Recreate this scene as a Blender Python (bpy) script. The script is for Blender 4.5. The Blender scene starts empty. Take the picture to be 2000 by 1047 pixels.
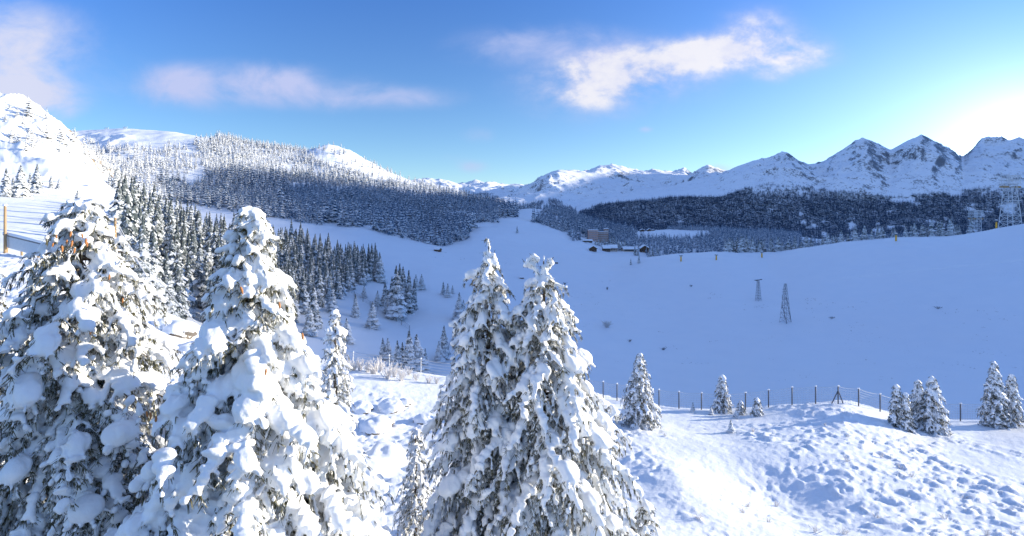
import bpy, math, random
import numpy as np
from mathutils import Vector, Matrix
random.seed(7); rng = np.random.default_rng(7)
SC = bpy.context.scene; COL = SC.collection
# ------------------------------------------------------------------ camera
F = 1000.0; HZ = 430.0        # photo pixels: focal length and horizon row (photo is 2000 x 1047)
cam_d = bpy.data.cameras.new('camera'); cam = bpy.data.objects.new('camera', cam_d); COL.objects.link(cam)
cam.location = (0, 0, 0); cam.rotation_euler = (math.radians(90), 0, 0)
cam_d.sensor_width = 36; cam_d.lens = 18; cam_d.shift_y = -(523.5 - HZ) / 2000.0
cam_d.clip_start = 0.1; cam_d.clip_end = 60000
SC.camera = cam
# ------------------------------------------------------------------ light
SUN_AZ = math.radians(78); TE = 0.22; SUN_EL = math.atan(TE)
sx, sy = math.sin(SUN_AZ), math.cos(SUN_AZ)
sd = bpy.data.lights.new('sun', 'SUN'); sun = bpy.data.objects.new('sun', sd); COL.objects.link(sun)
sd.energy = 5.0; sd.angle = math.radians(0.55); sd.color = (1.0, 0.90, 0.71)
sun.rotation_euler = Vector((-sx*math.cos(SUN_EL), -sy*math.cos(SUN_EL), -math.sin(SUN_EL))).to_track_quat('-Z', 'Y').to_euler()
SC.view_settings.view_transform = 'Standard'; SC.view_settings.look = 'None'
SC.view_settings.exposure = 0.95; SC.view_settings.gamma = 1

class NT:
    """small helper for building node trees"""
    def __init__(s, tree): s.t = tree; s.n = tree.nodes; s.l = tree.links
    def node(s, typ, **kw):
        n = s.n.new(typ)
        for k, v in kw.items(): setattr(n, k, v)
        return n
    def link(s, a, b): s.l.new(a, b)
    def setin(s, sock, v):
        if hasattr(v, 'is_output') or isinstance(v, bpy.types.NodeSocket): s.l.new(v, sock)
        else: sock.default_value = v
    def math(s, op, a, b=0.0, c=0.0, clamp=False):
        n = s.node('ShaderNodeMath', operation=op); n.use_clamp = clamp
        s.setin(n.inputs[0], a); s.setin(n.inputs[1], b); s.setin(n.inputs[2], c); return n.outputs[0]
    def mixc(s, f, a, b, blend='MIX'):
        n = s.node('ShaderNodeMix', data_type='RGBA', blend_type=blend)
        s.setin(n.inputs[0], f); s.setin(n.inputs[6], a); s.setin(n.inputs[7], b); return n.outputs[2]
    def ramp(s, v, lo, hi, smooth=True):
        n = s.node('ShaderNodeMapRange', interpolation_type='SMOOTHSTEP' if smooth else 'LINEAR')
        s.setin(n.inputs[0], v); n.inputs[1].default_value = lo; n.inputs[2].default_value = hi
        return n.outputs[0]
    def noise(s, vec, scale, detail=4, rough=0.55, dist=0.0):
        n = s.node('ShaderNodeTexNoise'); n.inputs['Scale'].default_value = scale
        n.inputs['Detail'].default_value = detail; n.inputs['Roughness'].default_value = rough
        n.inputs['Distortion'].default_value = dist
        if vec is not None: s.l.new(vec, n.inputs['Vector'])
        return n.outputs['Fac']

W = bpy.data.worlds.new('World'); SC.world = W; W.use_nodes = True
nt = NT(W.node_tree); nt.n.clear()
sky = nt.node('ShaderNodeTexSky', sky_type='NISHITA'); sky.sun_disc = False
sky.sun_elevation = SUN_EL; sky.sun_rotation = SUN_AZ; sky.altitude = 1800
sky.air_density = 1.0; sky.dust_density = 0.2; sky.ozone_density = 4.0
tc = nt.node('ShaderNodeTexCoord'); sep = nt.node('ShaderNodeSeparateXYZ'); nt.link(tc.outputs['Generated'], sep.inputs[0])
dx, dy, dz = sep.outputs
yy = nt.math('MAXIMUM', dy, 0.02)
qx = nt.math('DIVIDE', dx, yy); qz = nt.math('DIVIDE', dz, yy)          # tangent-plane direction of view
comb = nt.node('ShaderNodeCombineXYZ'); nt.link(qx, comb.inputs[0]); nt.link(nt.math('MULTIPLY', qz, 1.55), comb.inputs[1])
def blob(cx, cy, a, b, k):
    u = nt.math('DIVIDE', nt.math('SUBTRACT', qx, (cx-1000)/F), a/F)
    v = nt.math('DIVIDE', nt.math('SUBTRACT', qz, (HZ-cy)/F), b/F)
    r2 = nt.math('ADD', nt.math('MULTIPLY', u, u), nt.math('MULTIPLY', v, v))
    return nt.math('MULTIPLY', nt.math('EXPONENT', nt.math('MULTIPLY', r2, -1.0)), k)
def total(lst):
    s = None
    for a in lst:
        m = blob(*a); s = m if s is None else nt.math('ADD', s, m)
    return s
soft = total([(10, 100, 170, 95, 1.15), (480, 168, 190, 44, 1.0), (330, 170, 70, 40, .55), (540, 150, 70, 30, .4), (740, 192, 170, 27, .75),
              (925, 327, 34, 15, .8), (1262, 253, 17, 8, .7), (930, 265, 44, 20, .5), (90, 205, 75, 32, 1.0), (20, 175, 80, 26, .8),
              (1080, 92, 190, 46, .85), (1405, 329, 34, 12, .9), (870, 305, 50, 14, .3)])
hard = total([(1280, 132, 115, 50, 1.35), (1150, 165, 125, 60, 1.35), (1385, 100, 60, 26, .8), (1480, 60, 70, 48, .95), (1500, 105, 110, 40, .9), (1395, 95, 70, 30, .7), (1565, 112, 60, 30, .9), (1500, 148, 40, 14, .5)])
n1 = nt.noise(comb.outputs[0], 7.0, 9, .58, .35); n2 = nt.noise(comb.outputs[0], 9.0, 10, .60, .12)
cs = nt.math('MULTIPLY', soft, nt.math('ADD', -.35, nt.math('MULTIPLY', n1, 2.45)))
ch = nt.math('MULTIPLY', hard, nt.math('MULTIPLY', nt.math('SUBTRACT', n2, .245), 3.0))
cloud = nt.math('MINIMUM', nt.math('ADD', nt.ramp(cs, .12, 1.25), nt.ramp(ch, .0, 1.5)), .94)
# aureole of the low sun, just right of the frame
gu = nt.math('SUBTRACT', qx, 1.06); gv = nt.math('MULTIPLY', nt.math('SUBTRACT', qz, .135), 1.75)
gr = nt.math('SQRT', nt.math('ADD', nt.math('MULTIPLY', gu, gu), nt.math('MULTIPLY', gv, gv)))
glow = nt.math('EXPONENT', nt.math('MULTIPLY', gr, -4.0))
glow2 = nt.math('EXPONENT', nt.math('MULTIPLY', gr, -11.0))
base = sky.outputs[0]
zen = nt.ramp(qz, .0, .48, False)
base = nt.mixc(zen, nt.mixc(1.0, base, (1.15, 1.02, .80, 1), 'MULTIPLY'), nt.mixc(1.0, base, (.65, .87, 1.18, 1), 'MULTIPLY'))
cl_col = nt.mixc(nt.math('MAXIMUM', nt.math('MULTIPLY', nt.ramp(ch, .25, 1.3), nt.math('ADD', .55, nt.math('MULTIPLY', nt.ramp(n2, .42, .62), .45))), nt.math('MULTIPLY', nt.ramp(qx, -.72, -.95), .5)), (2.25, 2.5, 3.75, 1), (3.7, 3.65, 3.9, 1))
skyc = nt.mixc(cloud, base, cl_col)
gl = nt.node('ShaderNodeVectorMath', operation='SCALE'); gl.inputs[0].default_value = (3.1, 3.0, 2.7); nt.link(nt.math('ADD', glow, nt.math('MULTIPLY', glow2, 3.0)), gl.inputs[3])
ad = nt.node('ShaderNodeVectorMath', operation='ADD'); nt.link(skyc, ad.inputs[0]); nt.link(gl.outputs[0], ad.inputs[1])
# fill radiance added overhead and behind the camera to lift the shaded snow
hi = nt.math('MULTIPLY', nt.math('MAXIMUM', nt.ramp(dz, .48, .85), nt.ramp(dy, .05, -.35)), nt.ramp(dz, 0, .08))
fill_add = nt.node('ShaderNodeVectorMath', operation='SCALE'); fill_add.inputs[0].default_value = (.70, .74, .60); nt.link(hi, fill_add.inputs[3])
ad2 = nt.node('ShaderNodeVectorMath', operation='ADD'); nt.link(ad.outputs[0], ad2.inputs[0]); nt.link(fill_add.outputs[0], ad2.inputs[1])
bgn = nt.node('ShaderNodeBackground'); nt.link(ad2.outputs[0], bgn.inputs[0]); bgn.inputs[1].default_value = 0.125
wo = nt.node('ShaderNodeOutputWorld'); nt.link(bgn.outputs[0], wo.inputs[0])

# ------------------------------------------------------------------ helpers
def tag(o, label=None, cat=None, group=None, kind=None):
    if label: o['label'] = label
    if cat: o['category'] = cat
    if group: o['group'] = group
    if kind: o['kind'] = kind
    return o
def empty(name, loc, label, cat, group=None):
    o = bpy.data.objects.new(name, None); o.empty_display_size = .5; COL.objects.link(o); o.location = loc
    return tag(o, label, cat, group)
def mesh_np(name, V, Fs, mats=(), smooth=False, mi=None):
    """V (n,3), Fs list of face arrays (k, 3|4) -> mesh"""
    me = bpy.data.meshes.new(name)
    if not isinstance(Fs, (list, tuple)): Fs = [Fs]
    Fs = [np.asarray(f, dtype=np.int32) for f in Fs if len(f)]
    nl = sum(f.size for f in Fs); nf = sum(len(f) for f in Fs)
    me.vertices.add(len(V)); me.vertices.foreach_set('co', np.asarray(V, dtype=np.float32).ravel())
    me.loops.add(nl); me.polygons.add(nf)
    me.loops.foreach_set('vertex_index', np.concatenate([f.ravel() for f in Fs]))
    tot = np.concatenate([np.full(len(f), f.shape[1], dtype=np.int32) for f in Fs])
    me.polygons.foreach_set('loop_start', np.concatenate([[0], np.cumsum(tot)[:-1]]).astype(np.int32))
    me.polygons.foreach_set('loop_total', tot)
    if mi is not None: me.polygons.foreach_set('material_index', np.asarray(mi, dtype=np.int32))
    for m in mats: me.materials.append(m)
    me.update(calc_edges=True); me.validate()
    me.polygons.foreach_set('use_smooth', np.full(len(me.polygons), bool(smooth)))
    return me
def link(name, me, parent=None, loc=None):
    o = bpy.data.objects.new(name, me); COL.objects.link(o)
    if parent: o.parent = parent
    if loc is not None: o.location = loc
    return o
class MB:
    """collects boxes, tubes and polygons, then links them as ONE mesh object"""
    def __init__(s): s.v = []; s.f3 = []; s.f4 = []; s.n = 0
    def add(s, V, f3=(), f4=()):
        V = np.asarray(V, float); s.v.append(V)
        if len(f3): s.f3.append(np.asarray(f3) + s.n)
        if len(f4): s.f4.append(np.asarray(f4) + s.n)
        s.n += len(V)
    def box(s, c, size, rz=0.0):
        hx, hy, hz = size[0]/2, size[1]/2, size[2]/2
        P = np.array([[x, y, z] for z in (-hz, hz) for y in (-hy, hy) for x in (-hx, hx)])
        ca, sa = math.cos(rz), math.sin(rz)
        P = np.stack([P[:, 0]*ca - P[:, 1]*sa, P[:, 0]*sa + P[:, 1]*ca, P[:, 2]], 1) + np.array(c)
        s.add(P, f4=[[0, 2, 3, 1], [4, 5, 7, 6], [0, 1, 5, 4], [2, 6, 7, 3], [0, 4, 6, 2], [1, 3, 7, 5]])
    def tube(s, pts, rad, n=6):
        pts = np.asarray(pts, float); m = len(pts); rad = np.broadcast_to(np.asarray(rad, float), (m,))
        T = np.gradient(pts, axis=0); T /= np.linalg.norm(T, axis=1)[:, None] + 1e-9
        up = np.where(np.abs(T[:, 2:3]) > .9, np.array([[1., 0, 0]]), np.array([[0, 0, 1.]]))
        A = np.cross(T, up); A /= np.linalg.norm(A, axis=1)[:, None] + 1e-9; B = np.cross(T, A)
        a = np.arange(n)*2*math.pi/n
        V = (pts[:, None] + rad[:, None, None]*(np.cos(a)[None, :, None]*A[:, None] + np.sin(a)[None, :, None]*B[:, None])).reshape(-1, 3)
        q = [[i*n+j, i*n+(j+1) % n, (i+1)*n+(j+1) % n, (i+1)*n+j] for i in range(m-1) for j in range(n)]
        c0 = len(V); V = np.vstack([V, pts[0], pts[-1]])
        t = [[c0, (j+1) % n, j] for j in range(n)] + [[c0+1, (m-1)*n+j, (m-1)*n+(j+1) % n] for j in range(n)]
        s.add(V, t, q)
    def mesh(s, name, mat, smooth=False):
        V = np.vstack(s.v); fs = []
        if s.f3: fs.append(np.vstack(s.f3))
        if s.f4: fs.append(np.vstack(s.f4))
        return mesh_np(name, V, fs, (mat,), smooth)
    def build(s, name, mat, parent=None, smooth=False):
        return link(name, s.mesh(name, mat, smooth), parent)

def hash2(i, j, seed):
    h = (i.astype(np.int64)*374761393 + j.astype(np.int64)*668265263 + seed*1442695041) & 0xffffffff
    h = ((h ^ (h >> 13))*1274126177) & 0xffffffff
    return ((h ^ (h >> 16)) & 0xffffff)/float(0xffffff)
def vnoise(x, y, seed=0):
    x = np.asarray(x, float); y = np.asarray(y, float)
    i = np.floor(x); j = np.floor(y); fx = x-i; fy = y-j
    fx = fx*fx*fx*(fx*(fx*6-15)+10); fy = fy*fy*fy*(fy*(fy*6-15)+10)
    a = hash2(i, j, seed); b = hash2(i+1, j, seed); c = hash2(i, j+1, seed); d = hash2(i+1, j+1, seed)
    return (a*(1-fx)+b*fx)*(1-fy) + (c*(1-fx)+d*fx)*fy
def fbm(x, y, oct=4, seed=0, gain=.5):
    s = 0; a = 1; t = 0
    for k in range(oct):
        ca, sa = math.cos(k*1.1), math.sin(k*1.1)
        s = s + a*vnoise((x*ca-y*sa)*2**k, (x*sa+y*ca)*2**k, seed+k*17); t += a; a *= gain
    return s/t - .5
def ridged(x, y, oct=5, seed=0):
    s = 0; a = 1; t = 0
    for k in range(oct):
        ca, sa = math.cos(k*1.3), math.sin(k*1.3)
        n = 1-np.abs(2*vnoise((x*ca-y*sa)*2**k, (x*sa+y*ca)*2**k, seed+k*31)-1)
        s = s + a*n*n; t += a; a *= .52
    return s/t - .45

# ------------------------------------------------------------------ terrain: profile lines {column: (row, depth)}
def Z(z, Y): return HZ - F*z/Y
L = [
 {-1500: (Z(-9, 2.5), 2.5), 3500: (Z(-9, 2.5), 2.5)},
 {-1500: (Z(-9, 12), 12), 500: (Z(-9.6, 12), 12), 1300: (Z(-9.8, 12), 12), 3500: (Z(-11.8, 12), 12)},
 {-1500: (Z(-10, 22), 22), 500: (Z(-11.5, 22), 22), 900: (Z(-12, 22), 22), 1250: (Z(-12.2, 22), 22), 1450: (Z(-12.4, 22), 22), 1600: (Z(-12.6, 22), 22), 1800: (Z(-12.9, 22), 22), 3500: (Z(-16.5, 22), 22)},
 {-1500: (500, 52), 0: (503, 52), 100: (515, 52), 200: (565, 50), 350: (628, 50), 500: (690, 48), 700: (716, 46), 880: (742, 44), 1150: (778, 44), 1300: (797, 43), 1400: (803, 43),
  1500: (800, 42), 1600: (792, 41.5), 1650: (789, 41), 1720: (804, 41.5), 1800: (822, 42), 1900: (828, 42), 2000: (828, 42), 3500: (850, 42)},
 {-1500: (470, 90), 0: (480, 90), 100: (495, 90), 200: (530, 95), 300: (640, 100), 350: (700, 105), 500: (770, 110), 700: (790, 115), 900: (820, 115), 1200: (850, 115), 1600: (860, 115), 2000: (880, 105), 3500: (800, 105)},
 {-1500: (400, 130), 0: (440, 130), 200: (460, 140), 280: (560, 150), 350: (610, 150), 500: (645, 170), 700: (680, 180), 800: (700, 180), 900: (700, 190), 1100: (690, 200), 1300: (700, 210),
  1500: (690, 220), 1700: (700, 200), 2000: (710, 180), 3500: (700, 170)},
 {-1500: (300, 200), 0: (400, 200), 200: (410, 230), 350: (470, 260), 500: (500, 300), 600: (503, 330), 700: (523, 330), 800: (552, 330), 900: (568, 300), 1000: (570, 330), 1200: (572, 350),
  1400: (570, 330), 1500: (580, 310), 1700: (572, 290), 2000: (545, 260), 3500: (450, 250)},
 {-1500: (200, 300), 0: (365, 290), 200: (388, 330), 350: (415, 430), 500: (426, 450), 600: (437, 480), 700: (446, 480), 780: (467, 460), 860: (489, 440), 920: (498, 440), 1000: (505, 430), 1100: (516, 430), 1200: (524, 430),
  1250: (508, 430), 1300: (497, 440), 1400: (491, 450), 1500: (495, 460), 1580: (483, 440), 1640: (471, 430), 1750: (463, 420), 1850: (461, 410), 1930: (450, 400), 2000: (437, 400), 3500: (330, 400)},
 {-1500: (150, 400), 0: (320, 380), 120: (325, 420), 200: (366, 450), 350: (396, 560), 500: (402, 600), 700: (430, 600), 800: (455, 560), 860: (478, 520), 920: (462, 540), 1000: (466, 560), 1060: (478, 560), 1150: (498, 560), 1250: (503, 560),
  1300: (508, 580), 1500: (520, 600), 1700: (500, 600), 2000: (480, 600), 3500: (400, 600)},
 {-1500: (60, 550), 0: (187, 520), 50: (200, 530), 100: (228, 540), 130: (255, 540), 160: (285, 540), 200: (335, 540), 250: (378, 540), 350: (365, 720), 500: (366, 760), 700: (402, 800), 860: (440, 800), 920: (432, 690), 1000: (429, 720), 1060: (441, 720),
  1110: (458, 700), 1160: (472, 700), 1200: (480, 720), 1300: (480, 760), 1500: (478, 800), 1700: (474, 800), 2000: (474, 800), 3500: (440, 800)},
 {-1500: (100, 800), 0: (250, 800), 100: (280, 800), 200: (318, 760), 300: (322, 820), 400: (320, 880), 500: (330, 950), 600: (345, 1000), 700: (365, 1020), 860: (400, 1040), 1000: (418, 950), 1100: (435, 950), 1160: (450, 950), 1230: (466, 1000), 1300: (466, 1000), 1390: (466, 1000), 1500: (462, 1050), 1600: (470, 1000), 2000: (478, 1000), 3500: (440, 1000)},
 {-1500: (60, 1300), 0: (230, 1300), 130: (264, 1300), 160: (264, 1300), 230: (259, 1300), 290: (264, 1300), 330: (264, 1300), 390: (272, 1250), 450: (279, 1200), 520: (289, 1200), 600: (297, 1250), 620: (289, 1260), 645: (285, 1300), 680: (296, 1300), 720: (315, 1300), 760: (336, 1300),
  820: (362, 1300), 900: (386, 1300), 1000: (409, 1300), 1050: (408, 1300), 1100: (418, 1300), 1200: (446, 1300), 1250: (453, 1300), 1300: (448, 1350), 1400: (450, 1350), 1500: (455, 1400), 1600: (468, 1300), 1800: (474, 1300), 2000: (474, 1300), 3500: (440, 1300)},
 {-1500: (200, 1900), 0: (330, 1900), 600: (400, 1900), 900: (430, 1900), 1200: (468, 1900), 1500: (478, 1900), 2000: (465, 1900), 3500: (440, 1900)},
 {-1500: (250, 2400), 0: (360, 2400), 800: (420, 2400), 1000: (415, 2600), 1100: (425, 2600), 1150: (432, 2400), 1300: (445, 2300), 1600: (452, 2200), 1700: (458, 2100), 2000: (448, 2200), 3500: (430, 2300)},
 {-1500: (260, 3000), 0: (370, 3000), 800: (400, 3000), 1000: (400, 3200), 1060: (402, 3200), 1130: (412, 3100), 1180: (396, 3000), 1250: (386, 2900), 1330: (384, 2900), 1400: (384, 2850), 1500: (372, 2800), 1600: (384, 2750), 1700: (395, 2700), 1800: (385, 2700), 1900: (375, 2750), 2000: (370, 2800), 3500: (400, 3200)},
 {-1500: (270, 3600), 0: (375, 3700), 800: (395, 3700), 1000: (388, 3700), 1060: (380, 3700), 1130: (395, 3600), 1200: (386, 3600), 1280: (372, 3500), 1350: (358, 3400), 1400: (347, 3400), 1440: (326, 3400), 1470: (313, 3400), 1500: (306, 3400), 1530: (299, 3400), 1550: (306, 3400), 1575: (320, 3400), 1600: (322, 3500), 1620: (308, 3500), 1645: (292, 3500), 1665: (278, 3500), 1685: (267, 3500), 1705: (275, 3500),
  1740: (293, 3500), 1770: (276, 3500), 1800: (263, 3500), 1815: (270, 3500), 1840: (284, 3500), 1860: (297, 3450), 1880: (314, 3450), 1900: (294, 3600), 1918: (279, 3650), 1940: (277, 3700), 1960: (273, 3700), 2000: (274, 3700), 2100: (260, 3700), 3500: (330, 3700)},
 {-1500: (280, 4600), 0: (380, 4600), 800: (390, 4600), 900: (385, 4600), 1000: (380, 4600), 1030: (364, 4500), 1050: (350, 4500), 1075: (336, 4500), 1092: (331, 4500), 1110: (333, 4550), 1130: (338, 4600), 1160: (345, 4600), 1200: (355, 4600), 1250: (362, 4600), 1300: (362, 4600), 1400: (352, 4600), 1600: (345, 4600), 2000: (310, 4600), 3500: (350, 4600)},
 {-1500: (300, 6000), 0: (390, 6000), 800: (372, 6000), 900: (380, 6000), 940: (375, 6000), 1000: (377, 6000), 1100: (360, 6000), 1130: (352, 6000), 1155: (336, 6000), 1170: (325, 6000), 1195: (322, 6000), 1215: (326, 6000), 1235: (336, 6000), 1260: (343, 6000), 1290: (341, 6000), 1320: (347, 6000), 1400: (352, 6000), 2000: (330, 6000), 3500: (350, 6000)},
 {-1500: (320, 8200), 700: (372, 8200), 800: (352, 8200), 830: (350, 8200), 870: (352, 8200), 900: (360, 8200), 930: (356, 8200), 960: (358, 8200), 1000: (366, 8200), 1040: (365, 8200), 1150: (350, 8200), 1250: (341, 8200), 1275: (338, 8200), 1295: (341, 8200), 1320: (336, 8200), 1337: (332, 8200), 1350: (345, 8200), 1365: (333, 8200), 1382: (322, 8200), 1400: (328, 8200), 1420: (338, 8200), 1460: (345, 8200), 1600: (335, 8200), 2000: (320, 8200), 3500: (350, 8200)},
 {-1500: (420, 12000), 3500: (420, 12000)},
]
def sample_line(d, px, w):
    k = np.array(sorted(d)); r = np.array([d[a][0] for a in sorted(d)], float); y = np.array([d[a][1] for a in sorted(d)], float)
    offs = np.array([-1.0, -.5, 0, .5, 1.0])*w; wt = np.array([.12, .22, .32, .22, .12])
    R = sum(a*np.interp(px+o, k, r) for o, a in zip(offs, wt)); Yd = sum(a*np.interp(px+o*4, k, y) for o, a in zip(offs, wt))
    return R, Yd
SM = [30]*14 + [12, 3, 3, 3, 3, 30]
SM[9] = 14; SM[11] = 14; SM[7] = 22; SM[3] = 22
def base_profile(px):
    lt, lz = [], []
    for d, w in zip(L, SM):
        r, y = sample_line(d, px, w); lt.append(np.log(y)); lz.append((HZ-r)/F*y)
    return np.stack(lt), np.stack(lz)
def pchip_slopes(t, z):
    h = np.diff(t, axis=0); d = np.diff(z, axis=0)/h
    m = np.zeros_like(z); w1 = 2*h[1:]+h[:-1]; w2 = h[1:]+2*h[:-1]
    ok = d[:-1]*d[1:] > 0
    with np.errstate(divide='ignore', invalid='ignore'):
        mm = (w1+w2)/(w1/d[:-1]+w2/d[1:])
    m[1:-1] = np.where(ok, mm, 0); m[0] = d[0]; m[-1] = d[-1]
    return m
def hermite(t, z, m, i, tq, col):
    t0 = t[i, col]; t1 = t[i+1, col]; h = t1-t0; s = np.clip((tq-t0)/h, 0, 1)
    lin = z[i, col]*(1-s)+z[i+1, col]*s
    k = np.where(i >= 14, 1.0, 0.0)*1.0          # high ridges stay sharp
    return k*lin + (1-k)*_herm(t, z, m, i, s, h, col)
def _herm(t, z, m, i, s, h, col):
    return z[i, col]*(1+2*s)*(1-s)**2 + h*m[i, col]*s*(1-s)**2 + z[i+1, col]*s*s*(3-2*s) + h*m[i+1, col]*s*s*(s-1)
def smooth01(x): x = np.clip(x, 0, 1); return x*x*(3-2*x)
def detail(px, X, Y):
    """relief laid on the large shapes, metres"""
    h = 0.0
    near = 1-smooth01((Y-55)/30)
    n = fbm(X/1.1, Y/1.1, 3, 3); n2 = vnoise(X/.42, Y/.42, 9); n3 = vnoise(X/.75+9, Y/.75, 12)
    calm = smooth01((fbm(X/6, Y/6, 3, 77)+.12)*3.5-.1+.55*smooth01((px-1500)/250)*smooth01((30-Y)/8)+.4*smooth01((900-px)/200))
    n2 = vnoise(X/.27+n*3, Y/.27, 9); n3 = vnoise(X/.5+n*2, Y/.5+n, 12)
    clump = np.sqrt(np.maximum(0, n2-.64))*.17 + np.sqrt(np.maximum(0, n3-.66))*.27
    h = h - near*.8*np.exp(-((X-13.4)/2.6)**2-((Y-25)/3.0)**2) + near*.45*np.exp(-((X-8.0)/2.0)**2-((Y-25)/4)**2)
    calm = calm*(1-.85*np.exp(-((X-12.6)/3.6)**2-((Y-24.5)/3.8)**2))
    h = h + near*(fbm(X/8, Y/8, 2, 21)*.6 + n*.08 + fbm(X/.16, Y/.16, 2, 23)*.035 + clump*.82*(.15+.85*calm)*np.clip(Y/14, .4, 1.1))
    mid = smooth01((Y-50)/60)*(1-smooth01((Y-1500)/500))
    h = h + mid*(fbm(X/60, Y/60, 4, 33)*np.clip(Y/90, 1, 6)*1.1 + fbm(X/9, Y/9, 3, 35)*.45)
    lm = smooth01((330-px)/150)*smooth01((Y-300)/150)*(1-smooth01((Y-900)/300))      # rocky left mountain
    h = h + lm*ridged(X/90, Y/90, 5, 41)*22
    hump = np.exp(-((px-655)/60)**2)*smooth01((Y-1050)/120)*(1-smooth01((Y-1350)/200))
    h = h + hump*ridged(X/70, Y/70, 5, 43)*16
    far = smooth01((Y-2500)/900)
    wx = X + fbm(X/500, Y/500, 3, 50)*260; wy = Y + fbm(X/500, Y/500, 3, 51)*260
    cr = sum(np.exp(-((Y-c)/(c*.045))**2) for c in (3500, 4550, 6000, 8200)); cr = 1-.85*np.clip(cr, 0, 1)
    cr = cr*np.where(Y > 3800, .75, .35+.65*smooth01((px-1425)/80))
    h = h + far*cr*((ridged(wx/560, wy/560, 7, 61)+.12)*np.clip(Y*.024, 0, 150) + ridged(wx/190, wy/190, 5, 67)*np.clip(Y*.010, 0, 50) + ridged(X/60, Y/60, 3, 68)*np.clip(Y*.0022, 0, 14))
    sp = ridged((px+fbm(X/420, Y/420, 4, 52)*110)/41, Y/1300, 4, 71)+.1
    h = h + far*(.3+.7*cr)*sp*np.clip(Y*.014, 0, 80)*np.where(Y < 4300, 1.0, .6)
    return h
_cols = np.arange(-1500, 3501, 5.0); _T, _Z = base_profile(_cols); _M = pchip_slopes(_T, _Z)
def height(px, Y):
    px = np.atleast_1d(np.asarray(px, float)); Y = np.atleast_1d(np.asarray(Y, float)); px, Y = np.broadcast_arrays(px, Y)
    tq = np.log(Y); c = np.clip((px+1500)/5, 0, len(_cols)-1.001); c0 = c.astype(int); fr = c-c0; out = 0
    for cc, w in ((c0, 1-fr), (c0+1, fr)):
        i = np.clip((_T[:, cc] <= tq).sum(0)-1, 0, len(L)-2)
        out = out + w*hermite(_T, _Z, _M, i, tq, cc)
    return out + detail(px, (px-1000)/F*Y, Y)
def ground(px, Y): return float(height(px, Y)[0])
def at(px, Y, dz=0.0): return Vector(((px-1000)/F*Y, Y, ground(px, Y)+dz))
_YS = np.exp(np.linspace(math.log(12), math.log(4500), 1500))
def depth_at(px, py, y0, y1):
    """depth of the first ground point seen at this direction, between two depths"""
    ys = _YS[(_YS >= y0) & (_YS <= y1)]; r = HZ - F*height(px, ys)/ys
    k = np.where(r <= py)[0]
    return float(ys[k[0]]) if len(k) else float(ys[np.argmin(np.abs(r-py))])

# ------------------------------------------------------------------ materials
def material(name, rough=.7):
    m = bpy.data.materials.new(name); m.use_nodes = True; t = NT(m.node_tree)
    b = m.node_tree.nodes['Principled BSDF']; b.inputs['Roughness'].default_value = rough
    return m, t, b
def bump(t, b, h, strength, dist):
    n = t.node('ShaderNodeBump'); n.inputs['Strength'].default_value = strength; n.inputs['Distance'].default_value = dist
    t.link(h, n.inputs['Height']); t.link(n.outputs[0], b.inputs['Normal'])
SNOW = (.84, .875, .93, 1)
def mat_snow(name, bscale=3.0, bdist=.05, rock=0, rscale=.03, lo=.6, hi=.75, rockcol=(.10, .095, .10, 1), specks=False):
    m, t, b = material(name, .55)
    geo = t.node('ShaderNodeNewGeometry'); pos = geo.outputs['Position']
    n = t.noise(pos, bscale, 5, .6)
    col = t.mixc(t.noise(pos, bscale*.13, 3), (.80, .845, .91, 1), (.88, .90, .94, 1))
    if rock:
        s = t.node('ShaderNodeSeparateXYZ'); t.link(geo.outputs['Normal'], s.inputs[0])
        rn = t.noise(pos, rscale, 8, .68); rn2 = t.noise(pos, rscale*6, 5, .65)
        k = t.math('ADD', s.outputs[2], t.math('ADD', t.math('MULTIPLY', t.math('SUBTRACT', rn, .5), -.9*rock), t.math('MULTIPLY', t.math('SUBTRACT', rn2, .5), -1.0*rock)))
        snowy = t.ramp(k, lo, hi)
        rc = t.mixc(rn2, rockcol, tuple(c*2.2 for c in rockcol[:3])+(1,))
        col = t.mixc(snowy, rc, col)
    if specks:
        sn = t.ramp(t.noise(pos, 1.6, 3, .7), .655, .70); pat = t.ramp(t.noise(pos, .022, 3, .6), .52, .64)
        col = t.mixc(t.math('MULTIPLY', t.math('MULTIPLY', sn, pat), .85), col, (.10, .09, .08, 1))
    t.link(col, b.inputs['Base Color']); bump(t, b, n, .35, bdist)
    return m
M_near = mat_snow('snow_near', 6.0, .10)
M_valley = mat_snow('snow_valley', .9, .18, specks=True)
M_hill = mat_snow('snow_hillside', .2, .6, rock=.9, rscale=.035, lo=.58, hi=.70, rockcol=(.17, .13, .08, 1))
M_far = mat_snow('snow_and_rock', .02, 4.0, rock=1.0, rscale=.016, lo=.64, hi=.86, rockcol=(.07, .075, .085, 1))
def mat_needles(name, dark, snow_lo, snow_hi, nscale, frost=.0, amp=.9):
    """dark needles that carry snow wherever they face upwards"""
    m, t, b = material(name, .75)
    geo = t.node('ShaderNodeNewGeometry'); s = t.node('ShaderNodeSeparateXYZ'); t.link(geo.outputs['Normal'], s.inputs[0])
    tx = t.node('ShaderNodeTexCoord'); n = t.noise(geo.outputs['Position'], nscale, 4, .65)
    oi = t.node('ShaderNodeObjectInfo')
    k = t.math('ADD', s.outputs[2], t.math('MULTIPLY', t.math('SUBTRACT', n, .5), amp))
    w = t.math('MAXIMUM', t.ramp(k, snow_lo, snow_hi), frost)
    dk = t.mixc(t.noise(geo.outputs['Position'], nscale*.4, 2), dark, tuple(c*1.8 for c in dark[:3])+(1,))
    t.link(t.mixc(w, dk, (.83, .86, .90, 1)), b.inputs['Base Color'])
    return m
M_ndl = mat_needles('spruce_needles_snowed', (.022, .036, .036, 1), .34, .74, 2.2, .04, 1.3)
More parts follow.
